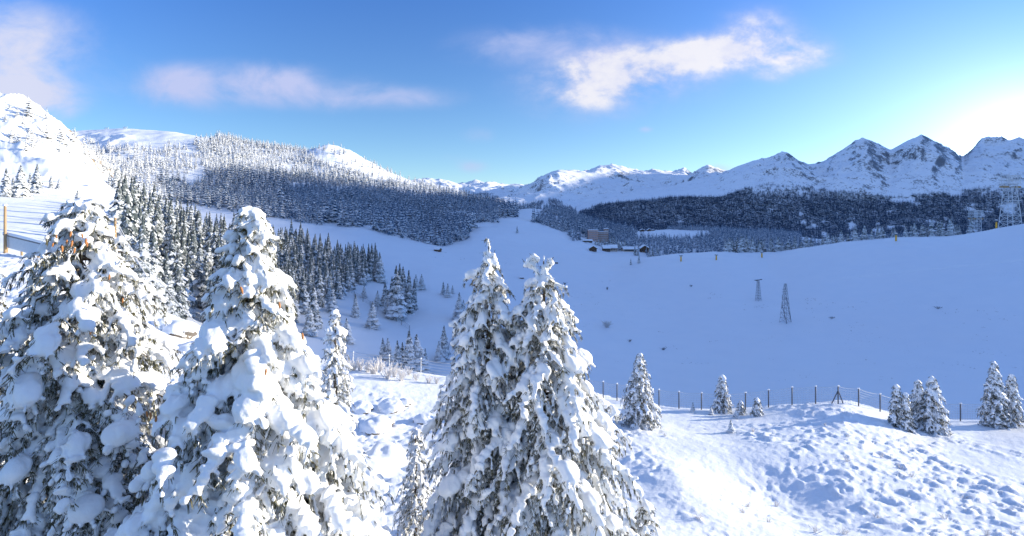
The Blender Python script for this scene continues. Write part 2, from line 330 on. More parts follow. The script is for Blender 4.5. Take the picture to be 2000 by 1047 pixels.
M_hazed_hillf = mat_needles('hazed_hill_spruce', (.014, .050, .105, 1), .50, .92, .5, .03, 1.5)  # blue of haze and shade tinted into the dark needle colour
M_sunlit_rime = mat_needles('sunlit_rimed_spruce', (.06, .055, .035, 1), .02, .62, .6, .12, 1.3)  # lit copy: rime plus sunlight put in as a whiter, warmer colour
M_hazed_farf = mat_needles('hazed_far_spruce', (.010, .034, .075, 1), .95, 1.5, .03, .02, .9)  # distance haze painted as navy into the needle colour
def mat_plain(name, c, rough=.7, var=.35, scale=8.0, bmp=0.0):
    m, t, b = material(name, rough); geo = t.node('ShaderNodeNewGeometry')
    n = t.noise(geo.outputs['Position'], scale, 5, .6)
    t.link(t.mixc(n, tuple(x*(1-var) for x in c)+(1,), tuple(min(1, x*(1+var)) for x in c)+(1,)), b.inputs['Base Color'])
    if bmp: bump(t, b, n, .6, bmp)
    return m
M_bark = mat_plain('bark', (.09, .065, .045), .9, .5, 14, .02)
def mat_treesnow():
    m, t, b = material('branch_snow', .5)
    geo = t.node('ShaderNodeNewGeometry')
    t.link(t.mixc(t.noise(geo.outputs['Position'], 3, 3), (.83, .86, .90, 1), (.90, .90, .91, 1)), b.inputs['Base Color'])
    bump(t, b, t.noise(geo.outputs['Position'], 26, 4, .6), .45, .02)
    return m
M_ts = mat_treesnow()
def mat_frost():
    m, t, b = material('frosted_needles', .8)
    geo = t.node('ShaderNodeNewGeometry')
    n = t.noise(geo.outputs['Position'], 9, 4, .7); n2 = t.noise(geo.outputs['Position'], 1.4, 2, .5)
    c = t.mixc(n2, (.035, .045, .022, 1), (.10, .085, .035, 1))
    t.link(t.mixc(t.ramp(n, .47, .68), c, (.78, .81, .84, 1)), b.inputs['Base Color'])
    return m
M_frost = mat_frost()
M_cone = mat_plain('cone_scales', (.42, .17, .05), .6, .4, 60, .004)
M_steel = mat_plain('galvanised_steel', (.26, .27, .29), .5, .3, 4)
M_dsteel = mat_plain('weathered_steel', (.10, .105, .12), .5, .3, 4)
M_frosted = mat_plain('rimed_steel', (.60, .62, .64), .7, .25, 6)
M_wood = mat_plain('weathered_wood', (.10, .055, .03), .85, .5, 2.5, .03)
M_post = mat_plain('pale_timber', (.36, .25, .14), .85, .3, 6, .02)
M_yellow = mat_plain('yellow_padding', (.75, .40, .04), .6, .15, 4)
M_brick = mat_plain('brown_cladding', (.34, .20, .15), .8, .25, .6)
M_pink = mat_plain('pinkish_cladding', (.56, .30, .22), .8, .15, .6)
M_plaster = mat_plain('pale_render', (.50, .42, .36), .8, .15, .5)
M_glass, _t, _b = material('dark_window_glass', .15); _b.inputs['Base Color'].default_value = (.03, .035, .045, 1)
M_rock = mat_snow('snowed_rock', 8, .04, rock=1.0, rscale=1.3, lo=-.3, hi=-.05, rockcol=(.075, .062, .05, 1))
M_roofsnow = mat_snow('roof_snow', 1.5, .08)
M_cable = mat_plain('rimed_cable', (.62, .62, .62), .7, .2, 3)
M_twig = mat_plain('frosted_twigs', (.66, .64, .63), .85, .4, 20)

# ------------------------------------------------------------------ build ground sheets
cols = np.concatenate([np.arange(-1500, -260, 40), np.arange(-240, 2260, 3.0), np.arange(2280, 3501, 40)])
T_, Z_ = base_profile(cols); M_ = pchip_slopes(T_, Z_)
def sheet(name, y0, y1, n, mat, cs=None, pw=1.0):
    ids = np.arange(len(cols)) if cs is None else cs
    ys = np.exp(math.log(y0)+(math.log(y1)-math.log(y0))*np.linspace(0, 1, n)**pw)
    PX, YY = np.meshgrid(cols[ids], ys); C = np.broadcast_to(ids, PX.shape)
    tq = np.log(YY); Zz = np.zeros_like(YY)
    for r in range(n):
        c = ids; i = np.clip((T_[:, c] <= tq[r]).sum(0)-1, 0, len(L)-2)
        Zz[r] = hermite(T_, Z_, M_, i, tq[r], c)
    X = (PX-1000)/F*YY
    Zz = Zz + detail(PX, X, YY)
    V = np.stack([X, YY, Zz], -1).reshape(-1, 3); m = len(ids)
    a = (np.arange(n-1)[:, None]*m + np.arange(m-1)[None]).ravel()
    q = np.stack([a, a+1, a+m+1, a+m], 1)
    o = link(name, mesh_np(name, V, [q], (mat,), True)); return tag(o, kind='structure')
sheet('foreground_slope', 2.5, 62, 470, M_near, pw=.62)
sheet('valley_slopes', 62, 520, 330, M_valley)
sheet('hillside', 520, 2000, 240, M_hill)
sheet('far_mountains', 2000, 12000, 420, M_far)

# unseen range added beyond the right edge, crest shaped to cast the valley shadow
def S_of_v(v):
    k = [(-6200, -300), (-5600, -60), (-4900, -20), (-4300, 25), (-3500, -30), (-2000, -40), (-1350, -5), (-1255, 0), (-1248, 12), (-1121, 62), (-1008, 118), (-882, 136), (-700, 95), (-600, 70), (-470, 39), (-350, 14), (-263, 5), (-187, -14), (-140, -8), (-100, -26), (-62, -40), (200, -50), (1500, -300)]
    a = np.array(k, float); return np.interp(v, a[:, 0], a[:, 1])
def far_range():
    vs = np.concatenate([np.linspace(1500, -1400, 300), np.linspace(-1420, -6200, 200)])
    tx, ty = sy, -sx
    P = []
    for v in vs:
        u = max(8000.0, -v*2.09)
        P.append((u*sx+v*tx, u*sy+v*ty, S_of_v(v)+TE*u))
    P = np.array(P); n = len(P)
    T = np.gradient(P[:, :2], axis=0); T /= np.linalg.norm(T, axis=1)[:, None]; N = np.stack([T[:, 1], -T[:, 0]], 1)
    ws = np.linspace(-1, 1, 33); V = []
    for w in ws:
        off = w*1700; q = P[:, :2]+N*off
        z = P[:, 2]*(1-abs(w))**1.0 - 60*abs(w)
        z = z + ridged(q[:, 0]/400, q[:, 1]/400, 5, 88)*150*min(1, abs(w)*3)*(1-abs(w))
        if w != 0: z = np.minimum(z, P[:, 2]*(1-abs(w)*.75))
        V.append(np.stack([q[:, 0], q[:, 1], z], 1))
    V = np.vstack(V); m = n
    a = (np.arange(32)[:, None]*m + np.arange(m-1)[None]).ravel()
    o = link('shadow_casting_range', mesh_np('shadow_casting_range', V, [np.stack([a, a+1, a+m+1, a+m], 1)], (M_far,), True)); tag(o, kind='structure')
far_range()

# ------------------------------------------------------------------ middle distance spruces
def frond_tree(seed, whorls, per, r0=.19, teeth=True, pw=.85):
    """crown of drooping fronds, unit height"""
    R = random.Random(seed); V = []; T = []
    lean = R.uniform(-.02, .02)
    for k in range(whorls):
        f = k/(whorls-1); z = .05 + .92*f**.93; rad = r0*(1-f*.97)**pw*R.uniform(.85, 1.12); drop = .035+.07*(1-f)
        nn = max(4, int(per*(1-.45*f)))
        a0 = R.uniform(0, 6.28)
        for j in range(nn):
            a = a0+j*6.283/nn+R.uniform(-.25, .25); rr = rad*R.uniform(.66, 1.22); zz = z+R.uniform(-.015, .015); dr = drop*R.uniform(.6, 1.5)
            ca, sa = math.cos(a), math.sin(a); wd = (rr*.42+.008)*R.uniform(.8, 1.25)
            def P(r, w, h): return (ca*r-sa*w+lean*zz, sa*r+ca*w, zz+h)
            b = len(V)
            V.extend([P(0, 0, .015), P(rr*.5, -wd, -dr*.62), P(rr*.55, 0, -dr*.1), P(rr*.5, wd, -dr*.62), P(rr, 0, -dr*.95)])
            T.extend([(b, b+1, b+2), (b, b+2, b+3), (b+1, b+4, b+2), (b+2, b+4, b+3)])
            if teeth:
                V.extend([P(rr*.9, -wd*.7, -dr*1.25), P(rr*.9, wd*.7, -dr*1.25), P(rr*.3, 0, -dr*1.0)])
                T.extend([(b+1, b+5, b+4), (b+3, b+4, b+6), (b+1, b+7, b+2)])
    return np.array(V), np.array(T)
def trunk_mesh(name='trunk'):
    mb = MB(); mb.tube([(0, 0, -.06), (0, 0, .3), (0, 0, .97)], [.018, .012, .002], 6); return mb.mesh(name, M_bark, True)
TRK = trunk_mesh()
VAR = []
for i in range(7):
    V, T = frond_tree(100+i, 19+i % 3, 10, r0=(.19, .17, .21, .18, .16, .22, .17)[i])
    VAR.append(mesh_np('crown', V, [T], (M_ndl,)))
count = {'n': 0}
def spruce(px, Y, hgt, label, group=None, wide=1.0, var=None, sink=.25):
    p = at(px, Y, -sink)
    o = empty('snowy_spruce', p, label, 'spruce', group)
    o.rotation_euler.z = random.uniform(0, 6.28); o.scale = (hgt*wide, hgt*wide, hgt)
    i = random.randrange(7) if var is None else var
    link('crown', VAR[i], o); link('trunk', TRK, o); count['n'] += 1
    return o
def in_poly(px, py, poly):
    px = np.asarray(px); py = np.asarray(py); c = np.zeros(px.shape, bool); n = len(poly)
    for i in range(n):
        x1, y1 = poly[i]; x2, y2 = poly[(i+1) % n]
        if y1 == y2: continue
        c ^= ((y1 > py) != (y2 > py)) & (px < (x2-x1)*(py-y1)/(y2-y1)+x1)
    return c
def scatter(x0, x1, y0, y1, sep, poly=None, n=4000, seed=1, keep=None):
    r = np.random.default_rng(seed); pts = []; grid = {}
    Y = np.sqrt(r.uniform(y0*y0, y1*y1, n)); PX = r.uniform(x0, x1, n); Zg = height(PX, Y); PY = HZ-F*Zg/Y
    jx = (PX-1000)/F*Y
    ok = np.ones(n, bool) if poly is None else in_poly(PX+fbm(jx/28, Y/28, 3, 81)*26, PY+fbm(jx/22, Y/22, 3, 82)*15*np.minimum(1, 900/Y), poly)
    if keep is not None: ok &= keep(PX, PY, Y, r)
    for px, y, z, py in zip(PX[ok], Y[ok], Zg[ok], PY[ok]):
        x = (px-1000)/F*y; c = (int(x//sep), int(y//sep)); bad = False
        for a in (-1, 0, 1):
            for b in (-1, 0, 1):
                for q in grid.get((c[0]+a, c[1]+b), ()):
                    if (q[0]-x)**2+(q[1]-y)**2 < sep*sep: bad = True; break
        if bad: continue
        grid.setdefault(c, []).append((x, y)); pts.append((px, y, z, py))
    return pts
G1 = 'spruces of the dense stand left of the valley'
st = [p for p in scatter(205, 590, 112, 330, 5.0, [(225, 470), (300, 425), (420, 420), (600, 436), (620, 500), (600, 560), (540, 610), (420, 640), (330, 612), (290, 600), (250, 560)], 3000, 5)]
st.sort(key=lambda p: p[1]); st_rest = st[125:]; st = st[:125]
for px, Y, z, py in st:
    near = Y < 190 and px < 470
    lab = ('tall snowy spruce with a sunlit top in the dense stand behind the front left trees' if near else
           'blue-shaded snowy spruce in the dense stand left of the open valley')
    spruce(px, Y, random.choice([random.uniform(18, 25), random.uniform(11, 19)]) if px < 470 else random.uniform(10, 21), lab, G1+(' with sunlit tops' if near else ''), random.uniform(.85, 1.15))
G2 = 'shaded spruces at the right edge of the dense stand'
for px, Y, z, py in scatter(540, 745, 180, 340, 5.0, [(590, 436), (650, 470), (735, 530), (745, 555), (690, 560), (640, 600), (560, 640), (540, 600), (560, 500)], 1600, 8):
    spruce(px, Y, random.uniform(13, 19), 'shaded blue snowy spruce where the dense stand thins out towards the valley', G2, random.uniform(.85, 1.1))
# valley trees: column, base row, top row, label
G3 = 'spruces of the clump in the middle of the valley'
VT = [
 (775, 622, 519, 'tall shaded spruce leading the clump in the middle of the valley', None), (797, 612, 528, 'tall shaded spruce at the right of the mid-valley clump', None),
 (758, 612, 565, None, G3), (766, 600, 540, None, G3), (788, 600, 520, None, G3), (808, 605, 545, None, G3), (781, 590, 515, None, G3), (752, 598, 550, None, G3),
 (813, 567, 536, 'small shaded spruce, left one of the pair above the mid-valley clump', None), (824, 566, 535, 'small shaded spruce, right one of the pair above the mid-valley clump', None),
 (695, 620, 574, 'lone bushy spruce beside the upper valley fence', None), (728, 641, 588, 'lone slender spruce just below the upper valley fence', None),
 (711, 581, 557, 'tiny spruce between the dense stand and the valley fence', None), (737, 597, 567, 'small spruce right of the upper end of the valley fence', None),
 (677, 669, 620, 'lone spruce low in the valley behind the narrow front spruce', None), (614, 640, 555, 'tall spruce at the lower foot of the dense stand', None),
 (604, 655, 590, 'spruce at the bottom tip of the dense stand', None), (650, 610, 560, 'shaded spruce standing alone off the foot of the dense stand', None),
 (866, 576, 550, 'small spruce, leftmost of three in the middle of the valley floor', None), (875, 580, 553, 'small spruce, middle of three in the middle of the valley floor', None), (884, 573, 557, 'small spruce, rightmost of three in the middle of the valley floor', None),
 (898, 625, 571, 'slender spruce left of the front twin spruces', None), (905, 622, 585, 'shorter spruce leaning on the slender one left of the front twin spruces', None),
 (892, 674, 630, 'pale thin spruce low in the valley left of the twin spruces', None), (867, 700, 635, 'dark pointed spruce behind the bushy low one beside the twin spruces', None),
 (858, 707, 665, 'bushy low spruce in the valley left of the twin spruces', None),
 (748, 700, 659, 'low spruce at the left of the big clump above the wire fence', None), (758, 704, 660, 'low spruce beside the leftmost one of the big clump above the wire fence', None),
 (776, 726, 665, 'pale spruce at the left front of the big clump above the wire fence', None), (797, 729, 646, 'tallest broad spruce in the big clump above the wire fence', None),
 (815, 728, 652, 'dark spruce at the right of the big clump above the wire fence', None), (830, 724, 680, 'low spruce at the right foot of the big clump above the wire fence', None),
 (786, 720, 668, 'spruce in the middle of the big clump above the wire fence', None),
 (1248, 514, 497, 'small spruce below the chalets at the crest of the right hill', None), (1232, 517, 504, 'tiny thin sapling below the chalets', None),
 (1010, 455, 441, 'tiny lone tree on the upper open snow slope', None)]
for px, b, t_, lab, g in VT:
    Y = depth_at(px, b, 120, 700); h = (b-t_)/F*Y
    wide = 1.45 if (b-t_) < 60 and px < 900 else 1.1
    if px in (797, 815, 776, 786) and b > 715: wide = 1.6
    spruce(px, Y, h*1.03, lab or 'shaded snowy spruce packed inside the mid-valley clump', g, wide)
# left sunlit slope
SL = [(12, 384, 328, 'sunlit snowy spruce, leftmost of the row on the bright left slope'), (42, 386, 322, 'sunlit snowy spruce second from the left on the bright left slope'),
      (72, 378, 320, 'sunlit snowy spruce third from the left on the bright left slope'), (58, 372, 338, 'smaller spruce between two larger ones on the bright left slope'), (26, 378, 345, 'small spruce between the two leftmost ones on the bright left slope'),
      (100, 368, 342, 'small spruce fourth from the left on the bright left slope'), (115, 370, 348, 'small spruce at the right end of the row on the bright left slope'),
      (152, 400, 370, 'lone sunlit spruce on the bright slope above the front left tree'), (238, 368, 338, 'sunlit spruce below the small wood on the left mountain foot'),
      (226, 370, 330, 'taller sunlit spruce below the small wood on the left mountain foot'), (245, 374, 350, 'short sunlit spruce right of the taller pair on the left mountain foot'),
      (215, 362, 335, 'sunlit spruce left of the taller pair on the left mountain foot')]
for px, b, t_, lab in SL:
    Y = depth_at(px, b, 150, 700); spruce(px, Y, (b-t_)/F*Y*1.03, lab, None, 1.3)

# ------------------------------------------------------------------ merged woods (past counting)
def wood(name, pts, hlo, hhi, tmpl, mat, label, seed=3, wide=1.0):
    r = np.random.default_rng(seed); V = []; T = []; n = 0; pts = np.array(pts)
    for k, (tv, tt) in enumerate(tmpl):
        sel = pts[k::len(tmpl)]; m = len(sel)
        if not m: continue
        h = r.uniform(hlo, hhi, m)*r.uniform(.7, 1.1, m)*(1+(.8 if hhi < 22 or hhi > 23 else .1)*fbm((sel[:, 0]-1000)/F*sel[:, 1]/70, sel[:, 1]/70, 3, 97)); a = r.uniform(0, 6.283, m); w = h*wide*r.uniform(.85, 1.2, m)
        ca, sa = np.cos(a)[:, None], np.sin(a)[:, None]
        X = (tv[None, :, 0]*ca-tv[None, :, 1]*sa)*w[:, None]+((sel[:, 0]-1000)/F*sel[:, 1])[:, None]
        Yq = (tv[None, :, 0]*sa+tv[None, :, 1]*ca)*w[:, None]+sel[:, 1][:, None]
        Zq = tv[None, :, 2]*h[:, None]+sel[:, 2][:, None]-.4
        V.append(np.stack([X, Yq, Zq], -1).reshape(-1, 3))
        T.append((tt[None]+(np.arange(m)*len(tv))[:, None, None]+n).reshape(-1, 3)); n += m*len(tv)
    o = link(name, mesh_np(name, np.vstack(V), [np.vstack(T)], (mat,))); return tag(o, label, 'wood', None, 'stuff')
midT = [frond_tree(200+i, 15, 9, r0=.19) for i in range(5)]
lowT = [frond_tree(300+i, 9, 7, r0=.21, teeth=False) for i in range(6)]
wood('stand_wood', st_rest, 15, 21, midT, M_ndl, 'rear of the dense snowy spruce stand left of the valley')
tinyT = [frond_tree(400+i, 4, 5, r0=.24, teeth=False) for i in range(4)]
P1 = [(385, 278), (450, 270), (520, 283), (600, 297), (640, 322), (700, 342), (760, 356), (830, 362), (880, 374), (1000, 398), (1100, 406), (1200, 436), (1245, 455), (1225, 466), (1150, 460), (1100, 452), (1040, 434), (1078, 424),
      (1060, 408), (1010, 406), (1000, 428), (950, 434), (920, 436), (925, 456), (880, 480), (845, 486), (780, 466), (700, 444), (600, 435), (520, 424), (400, 404), (330, 392), (300, 352), (345, 355), (372, 372), (400, 345), (385, 310)]
k1 = lambda PX, PY, Y, r: (r.uniform(0, 1, len(PX)) < np.where(PX < 420, .5, 1)) & (fbm((PX-1000)/F*Y/45, Y/45, 3, 95) > -.21)
pts1 = scatter(290, 1245, 470, 1330, 6.6, P1, 60000, 11, k1)
def upper(p): return p[3] < np.interp(p[0], [300, 400, 600, 800, 900, 1300], [350, 335, 345, 372, 386, 300])+rng.uniform(-7, 7)  # trees above the hill's shadow edge take the sunlit material copy
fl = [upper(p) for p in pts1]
wood('hillside_wood', [p for p, f in zip(pts1, fl) if not f], 12, 24, lowT, M_hazed_hillf, 'shaded snowy spruce forest covering the long left hill', 5, 1.15)
wood('ridge_wood', [p for p, f in zip(pts1, fl) if f], 12, 21, lowT, M_sunlit_rime, 'rime-white sunlit spruce forest along the top of the long left hill', 9, 1.15)
P2 = [(165, 275), (240, 292), (330, 283), (385, 280), (380, 340), (300, 345), (330, 400), (255, 380), (200, 340)]
k2 = lambda PX, PY, Y, r: (fbm((PX-1000)/F*Y/60, Y/60, 3, 71) > -.09) & (r.uniform(0, 1, len(PX)) < .8)
pts2 = scatter(100, 410, 420, 1250, 7.0, P2, 16000, 12, k2)
k2b = lambda PX, PY, Y, r: (r.uniform(0, 1, len(PX)) < .10)
pts2 += scatter(5, 215, 330, 545, 8, [(0, 200), (60, 210), (160, 280), (230, 350), (180, 330), (100, 300), (0, 300)], 2600, 13, k2b)
pts2 += scatter(590, 830, 1000, 1330, 9, [(600, 290), (650, 286), (760, 332), (850, 372), (760, 362), (640, 325)], 2600, 14, k2b)
wood('sparse_wood', pts2, 10, 17, lowT, M_sunlit_rime, 'sunlit scattered snowy spruces on the upper left slopes', 6, 1.15)
ptsc = scatter(1415, 1590, 468, 520, 5.0, None, 420, 25) + scatter(1600, 1690, 448, 470, 5.0, None, 90, 26) + scatter(1700, 1900, 432, 452, 6, None, 130, 27)
wood('crest_wood', ptsc, 12, 18, midT, M_ndl, 'row of pale frosty treetops showing just behind the right hill crest', 17, 1.2)
P4 = [(1110, 452), (1165, 462), (1225, 458), (1235, 466), (1300, 468), (1385, 466), (1395, 452), (1230, 449), (1300, 440), (1500, 445), (1700, 452), (1980, 440), (1990, 520), (1500, 520), (1290, 512), (1200, 490), (1165, 480), (1120, 470)]
clear = [(1225, 466), (1300, 470), (1360, 469), (1392, 460), (1385, 452), (1300, 448), (1240, 449)]
k4 = lambda PX, PY, Y, r: ~in_poly(PX, PY, clear) & ~((np.abs(PX-1610) < 45) & (Y > 800)) & ~((np.abs(PX-1168) < 34) & (Y < 730)) & ~((PX < 1262) & (Y < 640))
pts4 = scatter(1110, 1985, 575, 1560, 6.5, None, 30000, 15, k4)
wood('village_wood', pts4, 10, 18, lowT, M_hazed_hillf, 'shaded frosty spruce wood behind the village and the right hill crest', 7, 1.1)
P5 = [(1132, 415), (1180, 398), (1250, 392), (1300, 386), (1360, 384), (1400, 386), (1440, 374), (1490, 360), (1560, 362), (1610, 368), (1690, 378), (1740, 385), (1830, 378), (1900, 368), (2000, 362), (2300, 362), (2300, 480), (1132, 480)]
k5 = lambda PX, PY, Y, r: (fbm(PX/26, PY/12, 4, 91) > -.34+.10*(PX > 1500)*(PY > 425)) & ((PX < 1470) | (r.uniform(0, 1, len(PX))*.9 < smooth01((PY-362-14*fbm(PX/30, PY/30, 3, 92))/52)**1.3+.02)) & ~((PX > 1560) & (fbm(PX/26, PY/13, 4, 96) > .15+.05*(PY > 415)))
pts5 = scatter(1130, 2200, 1950, 3420, 6.6, P5, 360000, 16, k5)
P6 = [(1000, 412), (1040, 396), (1075, 388), (1120, 402), (1132, 412), (1130, 440), (1000, 440)]
k6 = lambda PX, PY, Y, r: (fbm(PX/14, PY/30, 3, 93) > -.05)
pts5 += scatter(995, 1135, 2300, 3900, 9.0, P6, 9000, 17, k6)
pts5 += scatter(900, 985, 2300, 5200, 12, [(905, 385), (950, 375), (990, 395), (990, 420), (905, 420)], 5000, 18, None)
wood('mountain_wood', pts5, 14, 22, tinyT, M_hazed_farf, 'dark blue conifer forest over the lower far mountains', 8, 1.7)
print('woods', len(pts1), len(pts2), len(pts4), len(pts5), 'single', count['n'])
# ------------------------------------------------------------------ large snow-laden spruces
def ico():
    t = (1+5**.5)/2
    V = np.array([(-1, t, 0), (1, t, 0), (-1, -t, 0), (1, -t, 0), (0, -1, t), (0, 1, t), (0, -1, -t), (0, 1, -t), (t, 0, -1), (t, 0, 1), (-t, 0, -1), (-t, 0, 1)], float)
    V /= np.linalg.norm(V[0])
    Fc = np.array([(0, 11, 5), (0, 5, 1), (0, 1, 7), (0, 7, 10), (0, 10, 11), (1, 5, 9), (5, 11, 4), (11, 10, 2), (10, 7, 6), (7, 1, 8), (3, 9, 4), (3, 4, 2), (3, 2, 6), (3, 6, 8), (3, 8, 9), (4, 9, 5), (2, 4, 11), (6, 2, 10), (8, 6, 7), (9, 8, 1)])
    return V, Fc
IV, IF = ico()
def ico2():
    V = [tuple(v) for v in IV]; Fc = []; c = {}
    def mid(a, b):
        k = (min(a, b), max(a, b))
        if k not in c:
            m = (np.array(V[a])+np.array(V[b]))/2; V.append(tuple(m/np.linalg.norm(m))); c[k] = len(V)-1
        return c[k]
    for a, b, d in IF:
        x, y, z = mid(a, b), mid(b, d), mid(d, a); Fc += [(a, x, z), (b, y, x), (d, z, y), (x, y, z)]
    return np.array(V), np.array(Fc)
IV2, IF2 = ico2()
def ellipsoids(C, D, R, tv, tf):
    """centres, unit directions of the long axis, radii (long, side, up)"""
    C = np.array(C); D = np.array(D); R = np.array(R); D = D/(np.linalg.norm(D, axis=1)[:, None]+1e-9)
    S = np.cross(D, [0, 0, 1.0]); nn = np.linalg.norm(S, axis=1)[:, None]; S = np.where(nn < .05, [[1.0, 0, 0]], S/(nn+1e-9)); U = np.cross(S, D)
    P = C[:, None] + tv[None, :, 0:1]*R[:, None, 0:1]*D[:, None] + tv[None, :, 1:2]*R[:, None, 1:2]*S[:, None] + tv[None, :, 2:3]*R[:, None, 2:3]*U[:, None]
    Fq = (tf[None]+(np.arange(len(C))*len(tv))[:, None, None]).reshape(-1, 3)
    return P.reshape(-1, 3), Fq
def big_spruce(px, Y, H, prof, seed, voxel, label, sn=1.0, pads=1.0, pady=1.0, dens=1.0, top_row=None, leader=0.0, view=None, needles=1.0, trunkr=.13, group=None, twk=1.0, rough=(.45, 1.45, .82), extra=(), start=0.0):
    """prof: [(depth below the top, crown radius)]; everything in metres. Branches the camera cannot see past the crown are thinned, not dropped."""
    R = random.Random(seed); gz = ground(px, Y)-.3
    if top_row is not None: H = (HZ-top_row)/F*Y - gz
    X = (px-1000)/F*Y
    root = empty('snow_laden_spruce', (X, Y, gz), label, 'spruce', group)
    pd = [a for a, b in prof]; pr = [b for a, b in prof]
    C, D, RR = [], [], []; C2, D2, R2 = [], [], []; N = []; stems = MB()
    def blobs(c, d, r, big=False):
        (C2 if big else C).append(c); (D2 if big else D).append(d); (R2 if big else RR).append(r)
    zvis = (HZ-1085)/F*Y - gz      # below the bottom of the picture: branches thin out
    d = .12+leader
    for q in np.arange(0, .12+leader, .07):
        blobs((R.uniform(-.015, .015), R.uniform(-.015, .015), H-q), (0, 0.1, 1), (.06, .03*sn+q*.05, .03*sn+q*.05))
    d += start
    for ex, ez, er in extra:
        blobs((ex, R.uniform(-.04, .04), H+ez), (.3, 0, 1), (er, er*.8, er*.9), True)
        for _ in range(14): N.append((np.array([ex, 0, H+ez]), np.array([R.uniform(-1, 1), R.uniform(-1, 1), R.uniform(-.3, 1)]), np.array([R.uniform(-1, 1), R.uniform(-1, 1), 0])))
    while d < H-.25:
        low = H-d < zvis-.6
        rad = float(np.interp(d, pd, pr)); nb = max(3, int((4.2+rad*1.7)*dens*(.5 if low else 1)))
        a0 = R.uniform(0, 6.28)
        for k in range(nb):
            a = a0+k*6.283/nb+R.uniform(-.3, .3); Ln = rad*R.uniform(.72, 1.16); z0 = H-d+R.uniform(-.08, .08)
            up = .75*math.exp(-d/.5)-.02; q = R.uniform(.30, .62)*min(1, .35+d*.35)
            bend = R.uniform(-.35, .35)
            def P(t):
                aa = a+bend*t*t
                return np.array([math.cos(aa)*Ln*t, math.sin(aa)*Ln*t, z0+Ln*(up*t-q*t*t)])
            n = max(4, int(Ln/.22)+2); ts = np.linspace(0, 1, n); pts = np.array([P(t) for t in ts])
            stems.tube(pts, np.linspace(.012+.012*Ln, .006, n), 5)
            nstep = max(3, int(Ln/.085)); w = (.035+.030*min(Ln, 2.2))*sn
            for i in range(nstep+1):
                t = .22+.78*i/nstep; p = P(t); tg = P(min(t+.05, 1.05))-P(t-.02)
                r = w*(.55+.75*math.sin(math.pi*min(1, t*.92)))*R.uniform(rough[0], rough[1])
                if R.random() < rough[2]: blobs(p+np.array([R.uniform(-.5, .5)*w, R.uniform(-.5, .5)*w, r*.5]), tg, (.07, r, r*.68), True)
            for _ in range(int(R.choice([0, 1, 1, 2, 3])*pads+.5)):
                t = R.uniform(.4, .97); s = min(1.0, .3+Ln*.5)*pady; p = P(t); tg = P(min(t+.05, 1.05))-P(t-.02)
                lat = np.array([-math.sin(a), math.cos(a), 0])*R.uniform(-.10, .10)*Ln
                rl = R.uniform(.10, .24)*s
                blobs(p+lat+np.array([0, 0, rl*.28]), tg, (rl*R.uniform(.9, 1.3), rl*R.uniform(.75, 1.1), rl*R.uniform(.5, .75)), True)
                c0 = p+lat+np.array([0, 0, rl*.2])
                for _f in range(5):
                    ra = R.uniform(0, 6.28); e = np.array([math.cos(ra), math.sin(ra), -R.uniform(.3, .9)]); e /= np.linalg.norm(e)
                    for g in (.75, 1.05, 1.35): blobs(c0+e*rl*g, e, (.06, R.uniform(.03, .05)*(1.5-.55*g), .035))
                    for _k in range(3): N.append((c0+e*rl*1.2, e, e))
            side = R.choice([-1, 1]); t = .2
            while t < 1.0:
                side = -side; p = P(t); tg = P(min(t+.05, 1.05))-P(t-.02); tg = tg/np.linalg.norm(tg)
                lt = np.array([-math.sin(a), math.cos(a), 0])*side
                ln = (.13+.36*Ln*(1-t)**.8*(1.1-.3*t))*R.uniform(.7, 1.3)*twk; ln = min(ln, 1.0)
                dv = tg*.62+lt*R.uniform(.6, .95)+np.array([0, 0, -R.uniform(.15, .55)]); dv /= np.linalg.norm(dv)
                m = max(2, int(ln/.075)); prev = p
                for i in range(1, m+1):
                    f = i/m; c = p+dv*ln*f+np.array([0, 0, -.42*ln*f*f]); dd = c-prev
                    r = (.030+.022*R.random())*sn*(1.15-.4*f)
                    if R.random() < .93: blobs(c+np.array([0, 0, r*.5]), dd, (.062, r, r*.8))
                    for _ in range(int(7*needles)): N.append((c, dd/(np.linalg.norm(dd)+1e-9), lt*R.choice([-1, 1])))
                    if i % 2 == 0 and R.random() < .5 and ln > .3:      # hanging side twiglet
                        l2 = R.uniform(.08, .22); e = dd/(np.linalg.norm(dd)+1e-9)*.4+lt*R.choice([-1, 1])*.3+np.array([0, 0, -.75]); e /= np.linalg.norm(e)
                        for g in (.35, .7, 1.0):
                            cc = c+e*l2*g; blobs(cc, e, (.045, .024*sn, .024*sn))
                            for _ in range(int(2*needles)): N.append((cc, e, lt))
                    prev = c
                t += R.uniform(.10, .17)/max(Ln, .35)
            for i in range(int(nstep*1.5*needles)):
                t = R.uniform(.15, 1); N.append((P(t), (P(min(1, t+.05))-P(t-.03)), np.array([-math.sin(a), math.cos(a), 0])*R.choice([-1, 1])))
        d += (.17+.035*min(d, 5))*R.uniform(.8, 1.2)/math.sqrt(dens)*(1.5 if low else 1)
    V1, F1 = ellipsoids(C, D, RR, IV, IF); V2, F2 = ellipsoids(C2, D2, R2, IV2, IF2)
    me = mesh_np('snow_load', np.vstack([V1, V2]), [np.vstack([F1, F2+len(V1)])], (M_ts,), True)
    so = link('snow_load', me, root)
    md = so.modifiers.new('merge', 'REMESH'); md.mode = 'VOXEL'; md.voxel_size = voxel; md.use_smooth_shade = True
    dg = bpy.context.evaluated_depsgraph_get(); dg.update()
    nm = bpy.data.meshes.new_from_object(so.evaluated_get(dg)); so.modifiers.clear(); so.data = nm
    nm.materials.clear(); nm.materials.append(M_ts)
    v = np.empty(len(nm.vertices)*3, np.float32); nm.vertices.foreach_get('co', v); v = v.reshape(-1, 3)
    # lumpy settling of the snow
    nrm = np.empty(len(nm.vertices)*3, np.float32); nm.vertices.foreach_get('normal', nrm); nrm = nrm.reshape(-1, 3)
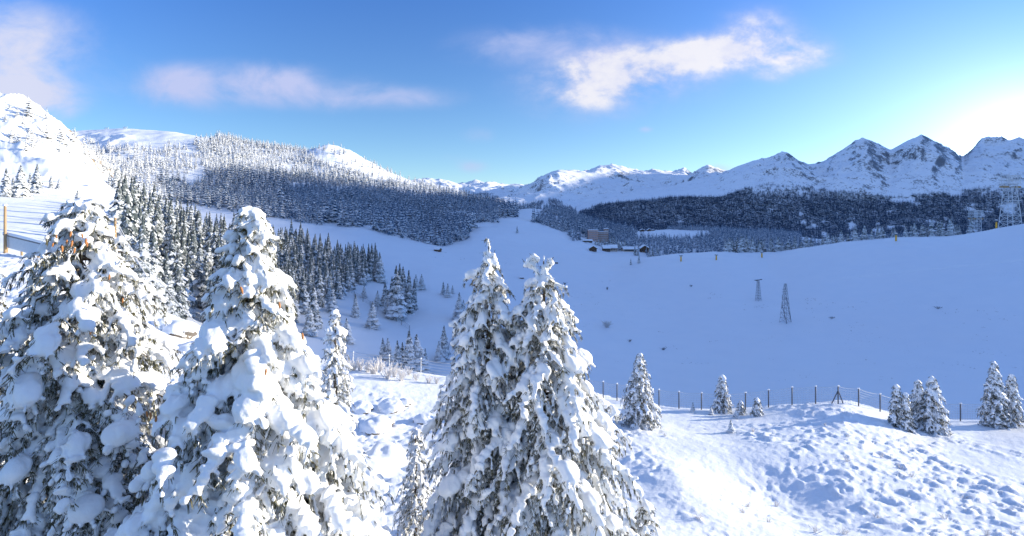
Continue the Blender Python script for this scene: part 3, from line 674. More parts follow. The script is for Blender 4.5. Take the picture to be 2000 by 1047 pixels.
    am = (vnoise(v[:, 0]*9+v[:, 2]*7, v[:, 1]*9-v[:, 2]*5, 5)-.5)*voxel*1.6
    am = am + (fbm(v[:, 0]*3.6+v[:, 2]*2.9, v[:, 1]*3.6-v[:, 2]*2.2, 3, 6))*.11*min(1, voxel/.03)
    nm.vertices.foreach_set('co', (v+nrm*am[:, None]).astype(np.float32).ravel()); nm.update()
    nm.polygons.foreach_set('use_smooth', np.ones(len(nm.polygons), bool))
    # needles: thin blades under and between the snowed twigs
    rg = np.random.default_rng(seed); A = np.array([x[0] for x in N]); T = np.array([x[1] for x in N]); S = np.array([x[2] for x in N])
    T = T/(np.linalg.norm(T, axis=1)[:, None]+1e-9); n = len(A)
    dirv = T*rg.uniform(.2, .9, (n, 1))+S*rg.uniform(-.2, .9, (n, 1))+np.array([[0, 0, -1]])*rg.uniform(.0, .95, (n, 1)); dirv /= np.linalg.norm(dirv, axis=1)[:, None]
    ln = rg.uniform(.07, .18, (n, 1)); wd = np.cross(dirv, rg.normal(size=(n, 3))); wd /= np.linalg.norm(wd, axis=1)[:, None]; wd *= rg.uniform(.006, .013, (n, 1))
    A = A + rg.normal(size=(n, 3))*.012
    Vn = np.stack([A-wd, A+wd, A+dirv*ln+wd*.4, A+dirv*ln-wd*.4], 1).reshape(-1, 3); k = np.arange(n)[:, None]*4
    link('needles', mesh_np('needles', Vn, [np.hstack([k, k+1, k+2, k+3])], (M_frost,)), root)
    stems.build('branches', M_bark, root, True)
    tb = MB(); zs = np.linspace(-.3, H-.1, 14); tb.tube([(R.uniform(-.02, .02), R.uniform(-.02, .02), z) for z in zs], [trunkr*(1-z/H)**.8+.012 for z in np.clip(zs, 0, H)], 9)
    tb.build('trunk', M_bark, root, True)
    print(label[:30], 'H %.1f' % H, 'blobs', len(C)+len(C2), 'verts', len(nm.vertices), 'needles', n)
    return root
# front trees
TA = big_spruce(158, 10.0, 0, [(0, .12), (.5, .50), (1, .88), (2, 1.38), (3.2, 1.7), (5, 2.0), (9, 2.6)], 11, .030, 'large snow-laden spruce with hanging orange cones at the left of the photo', 1.1, .9, 1.1, 1.05, top_row=388)
TL = big_spruce(-60, 12.5, 0, [(0, .10), (.6, .5), (2, 1.1), (4, 1.7), (9, 2.4)], 12, .038, 'snow-laden spruce cut off by the left edge of the photo', 1.0, 1.0, 1.0, .9, top_row=470, group=None)
TBt = big_spruce(492, 9.0, 0, [(0, .08), (.4, .34), (.9, .50), (1.6, .82), (2.4, 1.2), (3.5, 1.75), (4.5, 2.15), (5.6, 2.6), (9, 3.1)], 13, .028, 'largest snow-laden spruce with fat white snow pads, second from the left in front', 1.45, 2.0, 1.15, 1.15, top_row=410, rough=(.6, 1.4, .92))
TC1 = big_spruce(955, 13.3, 0, [(0, .04), (.5, .10), (.75, .46), (1.3, .66), (2, .88), (3, 1.15), (4.2, 1.45), (6, 1.9), (9, 2.3)], 14, .034, 'left tree of the front twin spruces, with a thin bare leader at its top', 1.12, .7, 1.1, .9, twk=1.1, extra=[(-.06, .02, .035), (-.04, -.05, .035), (-.10, -.34, .06), (.12, -.40, .08), (.02, -.46, .10), (-.08, -.50, .09), (.14, -.50, .07)], rough=(.8, 1.25, 1), top_row=468, leader=.40)
TC2 = big_spruce(1062, 13.0, 0, [(0, .12), (.25, .28), (.45, .18), (.8, .62), (1.6, 1.05), (2.4, 1.3), (3.5, 1.8), (5, 2.4), (7, 3.1), (9, 3.3)], 15, .034, 'right tree of the front twin spruces, with a forked snowy top', 1.15, .75, 1.15, .9, start=.42, twk=1.1, extra=[(-.36, -.08, .13), (-.27, 0, .10), (-.18, -.06, .10), (-.44, -.18, .10), (-.30, -.20, .13), (-.20, -.32, .09), (-.14, -.45, .08), (-.08, -.58, .12), (.18, -.05, .05), (.16, -.14, .09), (.10, -.24, .12), (.0, -.26, .09), (.04, -.38, .12), (.10, -.48, .10), (.02, -.60, .12)], rough=(.8, 1.25, 1), top_row=502)
TN = big_spruce(655, 26, 0, [(0, .08), (1, .5), (2, .72), (4, .95), (6, 1.2), (10, 1.6)], 16, .060, 'narrow sunlit spruce standing behind the largest front tree', 1.3, 1.0, 1.2, .8, top_row=606)
TS = big_spruce(812, 17.5, 0, [(0, .05), (.6, .3), (1.4, .48), (2.5, .7), (4, .9)], 17, .034, 'thin frosted young spruce left of the front twin trees', .95, .2, .6, 1.0, top_row=838, needles=.7, trunkr=.06)
TS2 = big_spruce(1262, 13.5, 0, [(0, .12), (.5, .35), (1.2, .6), (2.5, .8)], 18, .036, 'low snow-covered young spruce at the right foot of the front twin trees', 1.15, .8, .8, .9, top_row=985, trunkr=.05)
# spruces along the fence on the sunlit slope
FT = [(1250, 832, 690, .31, 'plump snowy spruce standing alone right of the front twin trees'), (1411, 806, 733, .29, 'lone dark-footed snowy spruce in front of the wire fence'),
      (1447, 810, 783, .33, 'small snowy spruce just right of the lone one at the fence'), (1479, 812, 777, .34, 'small rounded spruce, second right of the lone one at the fence'),
      (1751, 834, 752, .21, 'leftmost spruce of the right-hand cluster at the fence'), (1769, 838, 767, .22, 'shorter spruce, second from the left in the right-hand cluster at the fence'),
      (1793, 838, 742, .22, 'pointed spruce, third from the left in the right-hand cluster at the fence'), (1821, 845, 735, .30, 'broadest spruce with a dark foot, rightmost of the right-hand cluster'),
      (1942, 834, 706, .21, 'tall slim spruce near the right edge of the photo'), (1976, 833, 732, .21, 'slimmer spruce beside the tall one at the right edge of the photo')]
for i, (px, b, t_, rr, lab) in enumerate(FT):
    Yd = min(depth_at(px, b, 20, 46), 43.5); hh = (b-t_)/F*Yd
    pf = [(0, .05), (hh*.15, rr*hh*.28), (hh*.4, rr*hh*.6), (hh*.75, rr*hh*.95), (hh, rr*hh*1.0)]
    big_spruce(px, Yd, hh, pf, 30+i, .052, lab, 1.05+.2*(i % 2), .4, .6, 1.2, top_row=t_, needles=1.1, trunkr=.07, twk=1.1)
for px, b, t_, lab in [(1353, 806, 786, 'tiny snow-covered sapling near the left part of the fence'), (1389, 811, 795, 'tiny sapling at the left foot of the lone fence spruce'), (1437, 818, 800, 'tiny sapling at the right foot of the lone fence spruce'), (1428, 843, 820, 'snow-capped sapling out on the open lit slope')]:
    Yd = min(depth_at(px, b, 20, 46), 43); spruce(px, Yd, (b-t_)/F*Yd*1.15, lab, None, 1.7, sink=.1)

# orange cones hanging from the big left spruce and its neighbour
def cone_mesh():
    V, Fq = [], []; n = 8; rows = 9
    for i in range(rows):
        f = i/(rows-1); r = .021*math.sin(math.pi*min(1, .12+f*.86))**.7*(1+.16*(i % 2))
        for j in range(n): V.append((r*math.cos(j*6.283/n+i*.39), r*math.sin(j*6.283/n+i*.39), -.14*f))
    for i in range(rows-1):
        for j in range(n): Fq.append((i*n+j, i*n+(j+1) % n, (i+1)*n+(j+1) % n, (i+1)*n+j))
    return mesh_np('cone', V, [np.array(Fq)], (M_cone,))
CM = cone_mesh()
def cones(tree, lst, Yc):
    for px, py in lst:
        o = link('cone', CM, tree); w = Vector(((px-1000)/F*Yc, Yc, (HZ-py)/F*Yc)); o.location = w-tree.location
        o.rotation_euler = (random.uniform(-.3, .3), random.uniform(-.3, .3), random.uniform(0, 6)); s = random.uniform(.55, .9); o.scale = (s, s, s)
cones(TA, [(104, 474), (110, 458), (121, 480), (131, 468), (141, 470), (146, 484), (139, 452), (160, 456), (168, 466), (171, 473), (240, 582), (214, 536), (172, 628), (176, 642)], 9.25)
cones(TBt, [(545, 590), (470, 560), (305, 812), (294, 806), (286, 803), (590, 650), (520, 720)], 7.95)

# ------------------------------------------------------------------ boulders, shrubs
def boulder(px, Y, r, label, group=None, sq=.62):
    V = IV2.copy(); F3 = IF2
    c = {}; Vl = [tuple(v) for v in V]; Fn = []
    def mid(a, b):
        k = (min(a, b), max(a, b))
        if k not in c:
            m = (np.array(Vl[a])+np.array(Vl[b]))/2; Vl.append(tuple(m/np.linalg.norm(m))); c[k] = len(Vl)-1
        return c[k]
    for _ in range(2):
        Fn = []; c = {}
        for a, b, d in F3:
            x, y, z = mid(a, b), mid(b, d), mid(d, a); Fn += [(a, x, z), (b, y, x), (d, z, y), (x, y, z)]
        F3 = Fn
    V = np.array(Vl); s = px*.37+Y
    k = 1+.55*fbm(V[:, 0]*1.3+s, V[:, 1]*1.3+V[:, 2]*1.7+s, 4, int(px))+.25*fbm(V[:, 0]*5+V[:, 2]*3, V[:, 1]*5+s, 3, 3)
    V = V*k[:, None]*r; V[:, 2] *= sq
    o = link('boulder', mesh_np('boulder', V, [np.array(F3)], (M_rock,), True), None, at(px, Y, r*sq*.08)); o.rotation_euler.z = px
    return tag(o, label, 'boulder', group)
for px, py, r, lab in [(705, 800, .8, 'snow-capped brown-edged boulder on the bright slope right of the narrow spruce'), (762, 800, .9, 'cracked snowy boulder left of the twin spruces, upper one'), (735, 838, 1.0, 'broad snow-covered boulder on the bright slope between the front spruces'),
    (790, 790, .6, 'small snowy boulder with a brown face at the upper edge of the rocks'), (830, 825, .7, 'snowy boulder half hidden by the left twin spruce'), (752, 900, 1.1, 'large snowy boulder with a dark gap below it near the young frosted spruce'),
    (715, 925, .9, 'lowest snowy boulder beside the largest front spruce'), (345, 650, 1.6, 'snowy rock bluff between the two big left spruces, with a dark crack'), (375, 690, 1.4, 'snowy rock at the foot of the bluff between the big left spruces'), (320, 640, 1.1, 'left shoulder of the snowy rock bluff behind the big left spruce')]:
    Yd = depth_at(px, py, 14, 52); boulder(px, Yd, r, lab)
def shrub(px, Y, h, w, n, label, group, mat=None, seed=0):
    R = random.Random(seed+int(px)); mb = MB()
    for _ in range(n):
        a = R.uniform(0, 6.28); r = w*R.uniform(.2, 1); hh = h*R.uniform(.5, 1.1)
        b = np.array([R.uniform(-.2, .2)*w, R.uniform(-.2, .2)*w, -.1]); tip = np.array([math.cos(a)*r, math.sin(a)*r, hh])
        m = (b+tip)/2+np.array([0, 0, hh*.12]); mb.tube([b, m, tip], [.018*h+.006, .014*h+.005, .008*h+.003], 4)
        for k in range(3):
            t = R.uniform(.4, .95); q = b+(tip-b)*t; e = q+np.array([R.uniform(-.2, .2)*w, R.uniform(-.2, .2)*w, R.uniform(.05, .25)*h]); mb.tube([q, e], [.010*h+.004, .006*h+.003], 4)
    o = mb.build('frosted_shrub', mat or M_twig); o.location = at(px, Y); return tag(o, label, 'shrub', group)
GS = 'frosted shrubs along the crest above the valley'
for k, (px, dh) in enumerate([(690, .8), (703, 1.0), (718, .9), (733, 1.2), (745, 1.0), (757, 1.3), (770, .9), (783, 1.1), (799, .7), (812, .6), (838, .7), (853, .6), (680, .9), (726, .7)]):
    Yc = float(np.interp(px, [600, 700, 880], [47, 46, 44]))-random.uniform(0, 3.5)
    shrub(px, Yc, dh, dh*.75, 26, 'pale frosted twiggy shrub on the sunlit crest left of the twin spruces', GS)
for px, py, h, w, lab in [(1186, 640, 3.0, 3.6, 'grey leafless bush alone on the shaded valley floor right of the twin spruces'), (1230, 668, 1.1, 1.6, 'small dark bush below the grey one on the shaded valley floor'), (1186, 566, 1.8, 1.2, 'tiny leafless bush high on the shaded valley floor'), (1103, 556, 1.6, 2.4, 'low dark scrub on the shaded slope just right of the twin tops'),
                          (1295, 684, 1.2, 2.0, 'faint twig scrub on the shaded valley floor, right one'), (1350, 560, 1.2, 1.8, 'faint scrub on the upper middle of the shaded hill'), (1832, 604, 1.0, 2.0, 'small brown scrub patch on the shaded right hill'), (1625, 622, .9, 2.2, 'dark scrub right of the nearer mid-slope pylon')]:
    Yd = depth_at(px, py, 120, 450); shrub(px, Yd, h, w, 70 if h > 2 else 30, lab, None, M_dsteel if h < 2 else M_twig)
GR = 'frosted twig tufts sticking out of the lit snow'
for k in range(26):
    px = random.uniform(1290, 1990); Y = random.uniform(15, 36)
    shrub(px, Y, random.uniform(.14, .30), random.uniform(.15, .35), 12, 'small frosted twig tuft poking out of the sunlit snow at the lower right', GR, seed=k)

# ------------------------------------------------------------------ fences
def fence(posts, label, name='wire_fence', wires=6, net=True, hgt=1.5, pr=.05, wr=.009, braces=(), pm=None, sag=.03, wm=None, step=.2):
    """posts: (column, depth)"""
    P = [at(px, Y) for px, Y in posts]; root = empty(name, P[0], label, 'fence')
    base = P[0]
    for i, p in enumerate(P):
        mb = MB(); q = p-base; mb.tube([(q.x, q.y, q.z-.4), (q.x, q.y, q.z+hgt)], pr, 7)
        if i in braces:
            for s in (-.5, .5): mb.tube([(q.x+s, q.y+.1, q.z-.1), (q.x, q.y, q.z+hgt*.75)], pr*.8, 6)
        mb.build('post', pm or M_dsteel, root, True)
        mb = MB(); mb.add(IV2*np.array([pr*1.7, pr*1.7, pr*1.3])+np.array([q.x, q.y, q.z+hgt+pr*.5]), f3=IF2); mb.build('snow_cap', M_ts, root, True)
    mb = MB()
    for k in range(wires):
        f = (k+1)/wires; pts = []
        for a, b in zip(P[:-1], P[1:]):
            for t in np.linspace(0, 1, 7)[:-1]:
                q = a.lerp(b, t)-base; pts.append((q.x, q.y+.05, q.z+hgt*f*.97-sag*4*t*(1-t)*(1+k*.3)))
        q = P[-1]-base; pts.append((q.x, q.y+.05, q.z+hgt*f*.97)); mb.tube(pts, wr*(1.5 if k == wires-1 else 1), 4)
    if net:
        for a, b in zip(P[:-1], P[1:]):
            m = max(2, int((b-a).length/step))
            for j in range(m):
                t = j/m; q = a.lerp(b, t)-base; mb.tube([(q.x, q.y+.05, q.z+.05), (q.x, q.y+.05, q.z+hgt*.97-sag*4*t*(1-t)*2.5)], wr*.8, 3)
    mb.build('wire_netting', wm or M_cable, root)
    return root
fp = [1150, 1178, 1205, 1224, 1255, 1287, 1326, 1370, 1413, 1456, 1501, 1547, 1593, 1637, 1677, 1719, 1762, 1815, 1876, 1930, 1985, 2050]
def crest_depth(px): return float(np.interp(px, [600, 700, 880, 1150, 1300, 1400, 1500, 1600, 1650, 1720, 1800, 2000, 2100], [47, 46, 44.5, 44.3, 43.3, 43.3, 42.4, 41.4, 40.6, 41.5, 42.4, 42.6, 42.6]))
fence([(p, crest_depth(p)+.5) for p in fp], 'long snowy wire mesh fence with dark posts along the crest of the sunlit slope', braces=(13,), hgt=1.45, wires=7)
fence([(p, crest_depth(p)+.8) for p in (640, 690, 760, 822, 890, 960)], 'sagging snow-crusted strand wire fence left of the twin spruces', name='strand_wire_fence', wires=5, net=False, hgt=1.35, wr=.016, pr=.045, sag=.05, pm=M_frosted)
vf = [(676, 566), (692, 578), (709, 588), (723, 597), (738, 605), (752, 614), (767, 623), (784, 634), (800, 646)]
fence([(a, depth_at(a, b+2, 150, 420)) for a, b in vf], 'dark post fence running diagonally down the shaded valley side', name='valley_fence', wires=4, net=False, hgt=2.6, pr=.11, wr=.035, sag=.05, wm=M_dsteel)

# ------------------------------------------------------------------ cableway and lift pylons, padded snow lances
def lattice(mb, H, wb, wt, levels, r, x0=0, y0=0):
    for i in range(levels):
        f0, f1 = i/levels, (i+1)/levels; a = wb+(wt-wb)*f0; b = wb+(wt-wb)*f1; z0, z1 = H*f0, H*f1
        c0 = [(x0+sx_*a/2, y0+sy_*a/2, z0) for sx_, sy_ in ((-1, -1), (1, -1), (1, 1), (-1, 1))]; c1 = [(x0+sx_*b/2, y0+sy_*b/2, z1) for sx_, sy_ in ((-1, -1), (1, -1), (1, 1), (-1, 1))]
        for k in range(4):
            j = (k+1) % 4
            mb.tube([c0[k], c1[k]], r, 5); mb.tube([c1[k], c1[j]], r*.8, 4); mb.tube([c0[k], c1[j]], r*.55, 4); mb.tube([c0[j], c1[k]], r*.55, 4)
def big_pylon(px, Y, top, wb, wt, headw, label, r, mat=M_frosted, sink=1.0):
    p = at(px, Y, -sink); H = (HZ-top)/F*Y-p.z; root = empty('cableway_pylon', p, label, 'pylon'); root.rotation_euler.z = .25
    hh = H*.16; mb = MB(); lattice(mb, H-hh, wb, wt, 7, r); mb.build('lattice_mast', mat, root)
    mb = MB(); z = H-hh
    for zz in (z, z+hh*.45, z+hh):
        for yy_ in (-wt*.5, wt*.5): mb.tube([(-headw/2*(1 if zz < H-1 else .8), yy_, zz), (headw/2*(1 if zz < H-1 else .8), yy_, zz)], r*1.1, 5)
    for x in np.linspace(-headw*.4, headw*.4, 9):
        for yy_ in (-wt*.5, wt*.5): mb.tube([(x, yy_, z), (x, yy_, z+hh)], r*.8, 4)
        mb.tube([(x, -wt*.5, z), (x, wt*.5, z)], r*.8, 4)
    mb.build('head_frame', mat, root)
    mb = MB()
    for s in (-1, 1):
        mb.box((s*headw*.36, 0, z-.35*hh), (headw*.30, wt*.7, hh*.22))
    mb.build('cable_saddle', M_post, root)
    mb = MB(); mb.box((0, -wt*.3, (H-hh)*.62), (wt*1.6, wt*1.2, r*1.5)); mb.build('platform', mat, root); return root
big_pylon(1973, 408, 343, 10.0, 5.2, 17.5, 'tall frosted lattice cableway pylon with a wide head on the right crest', .26)
big_pylon(1906, 540, 411, 7.5, 5.6, 15.5, 'smaller frosted cableway pylon half hidden behind the right crest', .26)
def lift_pylon(px, b, top, label, kind, wb, wt):
    Y = depth_at(px, b, 120, 440); p = at(px, Y, -.3); H = (b-top)/F*Y; root = empty('lift_pylon', p, label, 'pylon'); root.rotation_euler.z = .5
    mb = MB(); lattice(mb, H, wb, wt, 8, .085); mb.build('lattice_mast', M_steel, root)
    mb = MB()
    if kind == 'T':
        mb.tube([(-H*.27, 0, H), (H*.27, 0, H)], .22, 5); mb.box((-H*.12, 0, H-.25), (1.2, .5, .6)); mb.box((H*.2, 0, H+.1), (1.6, .4, .4)); mb.build('crossarm', M_dsteel, root)
    else:
        for f in (.46, .6, .66, .72, .8, .86): mb.tube([(-H*.13-.6*(1-f), 0, H*f), (wt, 0, H*f)], .10, 4)
        mb.tube([(-H*.13, 0, H*.4), (-H*.13, 0, H*.72)], .11, 4); mb.build('crossarm', M_steel, root)
        mb = MB(); mb.tube([(-wb/2, -wb/2, 0), (-H*.13, 0, H*.46)], .14, 5); mb.tube([(wb/2, -wb/2, 0), (wt, 0, H*.66)], .15, 5); mb.build('strut', M_dsteel, root)
lift_pylon(1534, 630, 554, 'nearer lattice lift pylon with side ladder arms on the shaded right hill', 'L', 3.8, .8)
lift_pylon(1481, 587, 546, 'farther T-shaped lattice lift pylon on the shaded right hill', 'T', 2.4, .9)
def snow_lance(px, b, top, label):
    Y = depth_at(px, b, 150, 455); p = at(px, Y, -.2); H = (b-top)/F*Y*1.1; o = empty('snow_lance', p, label, 'snow gun', 'yellow padded posts along the hill crest')
    mb = MB(); mb.tube([(0, 0, 0), (0, 0, H*.72)], [.62, .55], 9); mb.build('padding', M_yellow, o, True)
    mb = MB(); mb.tube([(0, 0, H*.72), (0, 0, H*.82)], .3, 7); mb.box((0, 0, H*.86), (2.3, 1.1, H*.10)); mb.build('head', M_dsteel, o)
    mb = MB(); mb.add(IV2*np.array([1.25, .7, .38])+np.array([0, 0, H*.95]), f3=IF2); mb.build('snow_cap', M_ts, o, True)
for a in [(1330, 511, 499, 'yellow padded post on the hill, leftmost of the five and nearest the chalets'), (1399, 508, 497, 'yellow padded post with a dark head, second from the left on the hill'), (1488, 503, 492, 'yellow padded post with a dark head on the crest above the lift pylons'),
          (1750, 471, 456, 'yellow padded post on the crest in front of the frosty treetops'), (1946, 446, 430, 'yellow padded post with a snow cap beside the tall cableway pylon')]: snow_lance(*a)
def T_mast(px, top, label):
    Y = 1295.0; p = at(px, Y, -1); H = 15; o = empty('lift_pylon', p, label, 'pylon'); mb = MB(); mb.tube([(0, 0, 0), (0, 0, H)], .7, 6); mb.build('mast', M_frosted, o)
    mb = MB(); mb.box((0, 0, H), (11, 1.2, 1.6)); mb.box((0, 0, H-3), (8, 1.0, 1.0)); mb.build('crossarm', M_frosted, o)
T_mast(208, 250, 'tiny white lift pylon on the far left ridge, left one'); T_mast(244, 250, 'tiny white lift pylon on the far left ridge, right one')

# ------------------------------------------------------------------ village
def chalet(px, b, wpx, hpx, label, wall=None, y0=200, y1=900, rz=0.0, Y=None, depth=None, gable=False, windows=3, pale=False, group=None, name='chalet'):
    Y = Y or depth_at(px, b, y0, y1); p = at(px, Y, -.4); w = wpx/F*Y; h = hpx/F*Y; dp = depth or max(4, w*.6); wall_m = wall or M_wood
    o = empty(name, p, label, 'hut' if name == 'hut' else 'chalet', group); o.rotation_euler.z = rz; hw = h*.62
    mb = MB(); mb.box((0, 0, hw/2), (w*.9, dp, hw))
    rid = h-.1
    if gable:   # gable faces the camera
        for s in (-1, 1): mb.add([(-w*.45, s*dp/2*.998, hw), (w*.45, s*dp/2*.998, hw), (0, s*dp/2*.998, rid-.1)], f3=[(0, 1, 2)])
    else:
        for s in (-1, 1): mb.add([(s*w*.449, -dp/2, hw), (s*w*.449, dp/2, hw), (s*w*.449, 0, rid-.1)], f3=[(0, 1, 2)])
    mb.build('wall', wall_m, o)
    mb = MB(); th = max(.45, h*.13); mb2 = MB()
    e = w*.56 if gable else dp*.64; l = dp*.62 if gable else w*.5
    for s in (-1, 1):
        a = [(s*e, hw-.25*h*.3), (0, rid), (0, rid+th), (s*e, hw-.25*h*.3+th)]
        V = []
        for q in (-l, l):
            for (u, z) in a: V.append((u, q, z) if gable else (q, u, z))
        fq = [[0, 1, 2, 3], [4, 7, 6, 5], [0, 4, 5, 1], [1, 5, 6, 2], [2, 6, 7, 3], [3, 7, 4, 0]]
        mb.add(V, f4=fq)
        V2 = [(x*.985, y*.985, z-th*.45-.06) for x, y, z in V]; mb2.add(V2, f4=fq)
    r = mb2.build('roof', M_wood, o); mb.build('roof_snow', M_roofsnow, r)
    for i in range(windows):
        x = (-.5+(i+.5)/windows)*w*.8; mb = MB(); mb.box((x, -dp/2-.03, hw*.5), (w*.12, .10, hw*.34)); wn = mb.build('window', M_glass, o)
        mb = MB(); mb.box((x, -dp/2-.06, hw*.5-hw*.19), (w*.15, .16, hw*.05)); mb.build('sill', M_plaster, wn)
    return o
chalet(855, 491, 13, 8, 'small dark hut at the lower edge of the hillside forest', y0=300, y1=480, rz=-.35, windows=1, name='hut')
chalet(926, 557, 11, 7, 'dark hut beside the left tip of the twin spruces', y0=250, y1=400, windows=1, name='hut')
chalet(1084, 514, 12, 5, 'long low dark shed right of the forked spruce top', y0=300, y1=440, windows=1, name='hut')
chalet(1019, 543, 9, 4, 'tiny dark shed between the twin spruce tops', y0=300, y1=440, windows=1, name='hut')
chalet(1158, 491, 15, 11, 'dark wooden chalet standing apart at the left front of the village', gable=True, y0=480, y1=640, windows=2)
chalet(1184, 491, 16, 11, 'dark wooden end of the front row of chalets', y0=480, y1=640, windows=3)
chalet(1198, 490.5, 15, 12, 'pale rendered house in the front row of chalets', wall=M_plaster, y0=480, y1=640, windows=4)
chalet(1211, 484, 14, 10, 'chalet with a flat overhanging roof behind the front row', y0=480, y1=700, windows=2)
chalet(1229, 490, 28, 9, 'long low snow-roofed building right of the pale house', wall=M_plaster, y0=480, y1=640, windows=7)
chalet(1258, 493, 17, 14, 'large dark gabled chalet at the right end of the front row', gable=True, y0=480, y1=640, windows=3)
chalet(1194, 474, 12, 9, 'steep snow-roofed chalet above the front row, below the brown hotel', gable=True, Y=655, windows=2)
chalet(1126, 460, 12, 6, 'low snow-roofed house left of the brown hotel', y0=560, y1=760, windows=2)
chalet(1150, 466, 14, 6, 'flat snow-roofed annexe in front of the brown hotel', Y=690, windows=3)
chalet(1140, 470, 18, 5, 'low dark garage terrace left of and below the brown hotel', Y=670, windows=3)
for px, b, w, h, lab in [(1254, 458, 9, 5, 'dark barn on the distant snowy clearing, left one of the pair'), (1268, 458, 8, 5, 'dark barn on the distant snowy clearing, right one of the pair'), (1276, 449, 6, 3, 'tiny barn at the upper edge of the distant clearing'), (1239, 459, 5, 3, 'tiny low hut at the left edge of the distant clearing')]:
    chalet(px, b, w, h, lab, Y=1290, windows=1, gable=True, name='hut')
def hotel():
    Y = 735.0; p = at(1166, Y, -1); root = empty('hotel', p, 'tall brown flat-roofed hotel block standing above the chalets at the forest edge', 'hotel'); root.rotation_euler.z = -.08; root.scale = (.74, .74, .92)
    def block(x, w, d, h, m, yo, label, st, nb):
        mb = MB(); mb.box((x, yo, h/2), (w, d, h)); wl = mb.build('wall', m, root)
        mb = MB(); mb.box((x, yo, h+.45), (w+.8, d+.8, .9)); mb.build('roof', M_roofsnow, root, False)
        for s in range(st):
            z = h*(s+.55)/st
            mb = MB(); mb.box((x, yo-d/2-.55, z-h/st*.42), (w*.94, 1.1, .32)); mb.box((x, yo-d/2-1.05, z-h/st*.12), (w*.94, .25, .25)); mb.build('balcony_snow', M_roofsnow, root); mb = MB(); mb.box((x, yo-d/2-1.05, z-h/st*.25), (w*.94, .1, .9)); mb.build('balcony', M_brick, root)
            for k in range(nb):
                mb = MB(); xx = x+(-.5+(k+.5)/nb)*w*.9; mb.box((xx, yo-d/2-.04, z), (w*.9/nb*.45, .12, h/st*.36)); wn = mb.build('window', M_glass, root)
    block(-8, 19, 14, 19, M_pink, 0, '', 6, 6); block(11, 20, 12, 16, M_brick, 3.5, '', 5, 6); block(18, 8, 12, 21, M_brick, 6, '', 6, 2)
hotel()

# ------------------------------------------------------------------ left slope: gallery, poles, cables
def gallery():
    a = at(8, 62); b = at(105, 55); zt = (HZ-455)/F*62
    root = empty('snow_gallery', (a.x, a.y, zt-1.6), 'grey wooden footbridge parapet with a snow cap behind the left spruces', 'footbridge')
    d = Vector((b.x-a.x, b.y-a.y, -1.0)); ln = d.length; ang = math.atan2(d.y, d.x)
    pts = [(0, 0, .7), (d.x, d.y, .7-1.1)]
    V = []
    for (x, y, z) in pts:
        for (o_, zz) in ((-.08, -.75), (.08, -.75), (.08, .6), (-.08, .6)): V.append((x, y+o_, z+zz))
    fq = [[0, 1, 2, 3], [4, 7, 6, 5], [0, 4, 5, 1], [1, 5, 6, 2], [2, 6, 7, 3], [3, 7, 4, 0]]
    mb = MB(); mb.add(V, f4=fq); mb.build('parapet', M_frosted, root)
    mb = MB(); mb.tube([(0, 0, 1.42), (d.x, d.y, .32)], .14, 6); mb.build('handrail', M_dsteel, root)
    mb = MB(); mb.tube([(0, 0, 1.58), (d.x*.5, d.y*.5, 1.04), (d.x, d.y, .48)], .17, 8); mb.build('snow_cap', M_ts, root, True)
    for f in (.03, .35, .68, .97):
        mb = MB(); mb.tube([(d.x*f, d.y*f+.2, -4), (d.x*f, d.y*f+.2, .4)], .12, 6); mb.build('support', M_post, root)
gallery()
def pole(px, Y, top, label):
    p = at(px, Y, -.5); H = (HZ-top)/F*Y-p.z; o = empty('timber_pole', p, label, 'pole'); mb = MB(); mb.tube([(0, 0, 0), (0, 0, H)], [.16, .13], 9); mb.build('shaft', M_post, o, True)
    mb = MB(); mb.add(IV2*np.array([.24, .24, .16])+np.array([0, 0, H+.08]), f3=IF2); mb.build('snow_cap', M_ts, o, True); return p, H
pole(10, 61, 402, 'timber pole at the left end of the grey parapet')
pp, pH = pole(225, 58, 424, 'timber pole holding the cables above the big left spruce')
for k, (ex, ey, eY) in enumerate([(352, 650, 47), (368, 668, 46.5), (392, 640, 45)]):
    a = Vector((pp.x+.1, pp.y, pp.z+pH-.3-.5*k)); b = Vector(((ex-1000)/F*eY, eY, (HZ-ey)/F*eY))
    mb = MB(); mb.tube([a.lerp(b, t)-Vector((0, 0, 1.1*4*t*(1-t)*.25)) for t in np.linspace(0, 1, 14)], .035, 5); o = mb.build('cable', M_cable)
    tag(o, ['frosted cable from the timber pole, lowest of the three', 'frosted cable from the timber pole, middle of the three', 'frosted cable from the timber pole, rightmost and longest of the three'][k], 'cable')
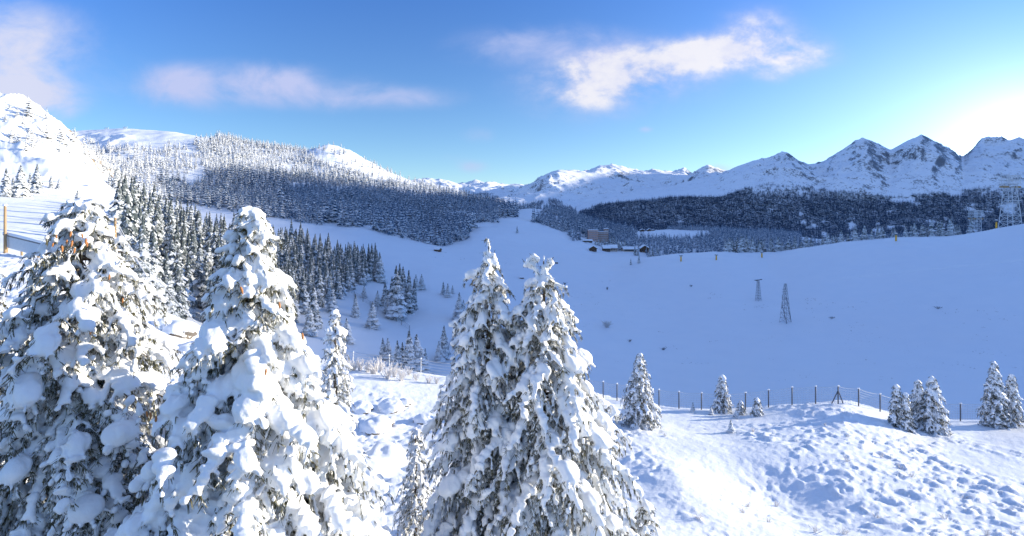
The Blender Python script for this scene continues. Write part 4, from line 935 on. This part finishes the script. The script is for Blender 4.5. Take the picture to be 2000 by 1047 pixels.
# ski track across the right hill
for off in (0, 3.5):
    pts = []
    for px in np.linspace(1640, 2080, 60):
        Y = depth_at(px, 543-(px-1640)*.10+off*.6, 180, 400)
        pts.append(tuple(at(px, Y, .02)))
    mb = MB(); mb.tube(pts, .16, 5); o = mb.build('ski_track', M_valley, None, True); tag(o, kind='structure')

# dry grass poking out of the shaded snow: uncountable
def tufts():
    R = random.Random(5); mb = MB(); T = []
    zones = [((1150, 1420), (560, 720), 60), ((1440, 1720), (585, 665), 80), ((1840, 1995), (590, 735), 60), ((1500, 1990), (680, 770), 60), ((1080, 1250), (540, 600), 25), ((860, 1100), (480, 520), 14)]
    V = []; Fq = []
    for (x0, x1), (y0, y1), n in zones:
        cen = [(R.uniform(x0, x1), R.uniform(y0, y1)) for _ in range(max(3, n//6))]
        for _ in range(n):
            cx, cy = R.choice(cen); px = cx+R.gauss(0, 14); py = cy+R.gauss(0, 3.0)
            Y = depth_at(px, py, 110, 440); p = at(px, Y); s = R.uniform(.10, .34)*Y/200
            for k in range(5):
                a = R.uniform(0, 6.28); q = p+Vector((R.uniform(-1, 1)*s*1.6, R.uniform(-1, 1)*s, -.05)); d = Vector((math.cos(a)*s*1.3, math.sin(a)*s*1.3, s*R.uniform(.4, 1.1))); w = Vector((-math.sin(a), math.cos(a), 0))*s*.22
                b = len(V); V += [tuple(q-w), tuple(q+w), tuple(q+d)]; Fq.append((b, b+1, b+2))
    o = link('dry_grass', mesh_np('dry_grass', np.array(V), [np.array(Fq)], (M_grass,)))
    tag(o, 'dark dry grass tips poking through the shaded snow of the right hill', 'grass', None, 'stuff')
M_grass = mat_plain('dry_grass', (.10, .085, .07), .9, .4, 2)
tufts()

GV = 'frosty spruces standing among the village houses'
for px, Y, h in [(1163, 668, 8), (1169, 672, 11), (1175, 665, 9), (1181, 670, 12), (1187, 668, 12), (1202, 650, 12), (1208, 655, 16), (1214, 652, 13), (1221, 650, 15), (1240, 600, 12), (1246, 598, 10), (1268, 590, 13), (1275, 588, 12), (1283, 585, 14), (1120, 690, 10), (1112, 700, 9), (1200, 700, 16), (1194, 705, 17)]:
    spruce(px, Y, h, 'frosty spruce standing among the snow-roofed village houses', GV, 1.1)
print('singles', count['n'])
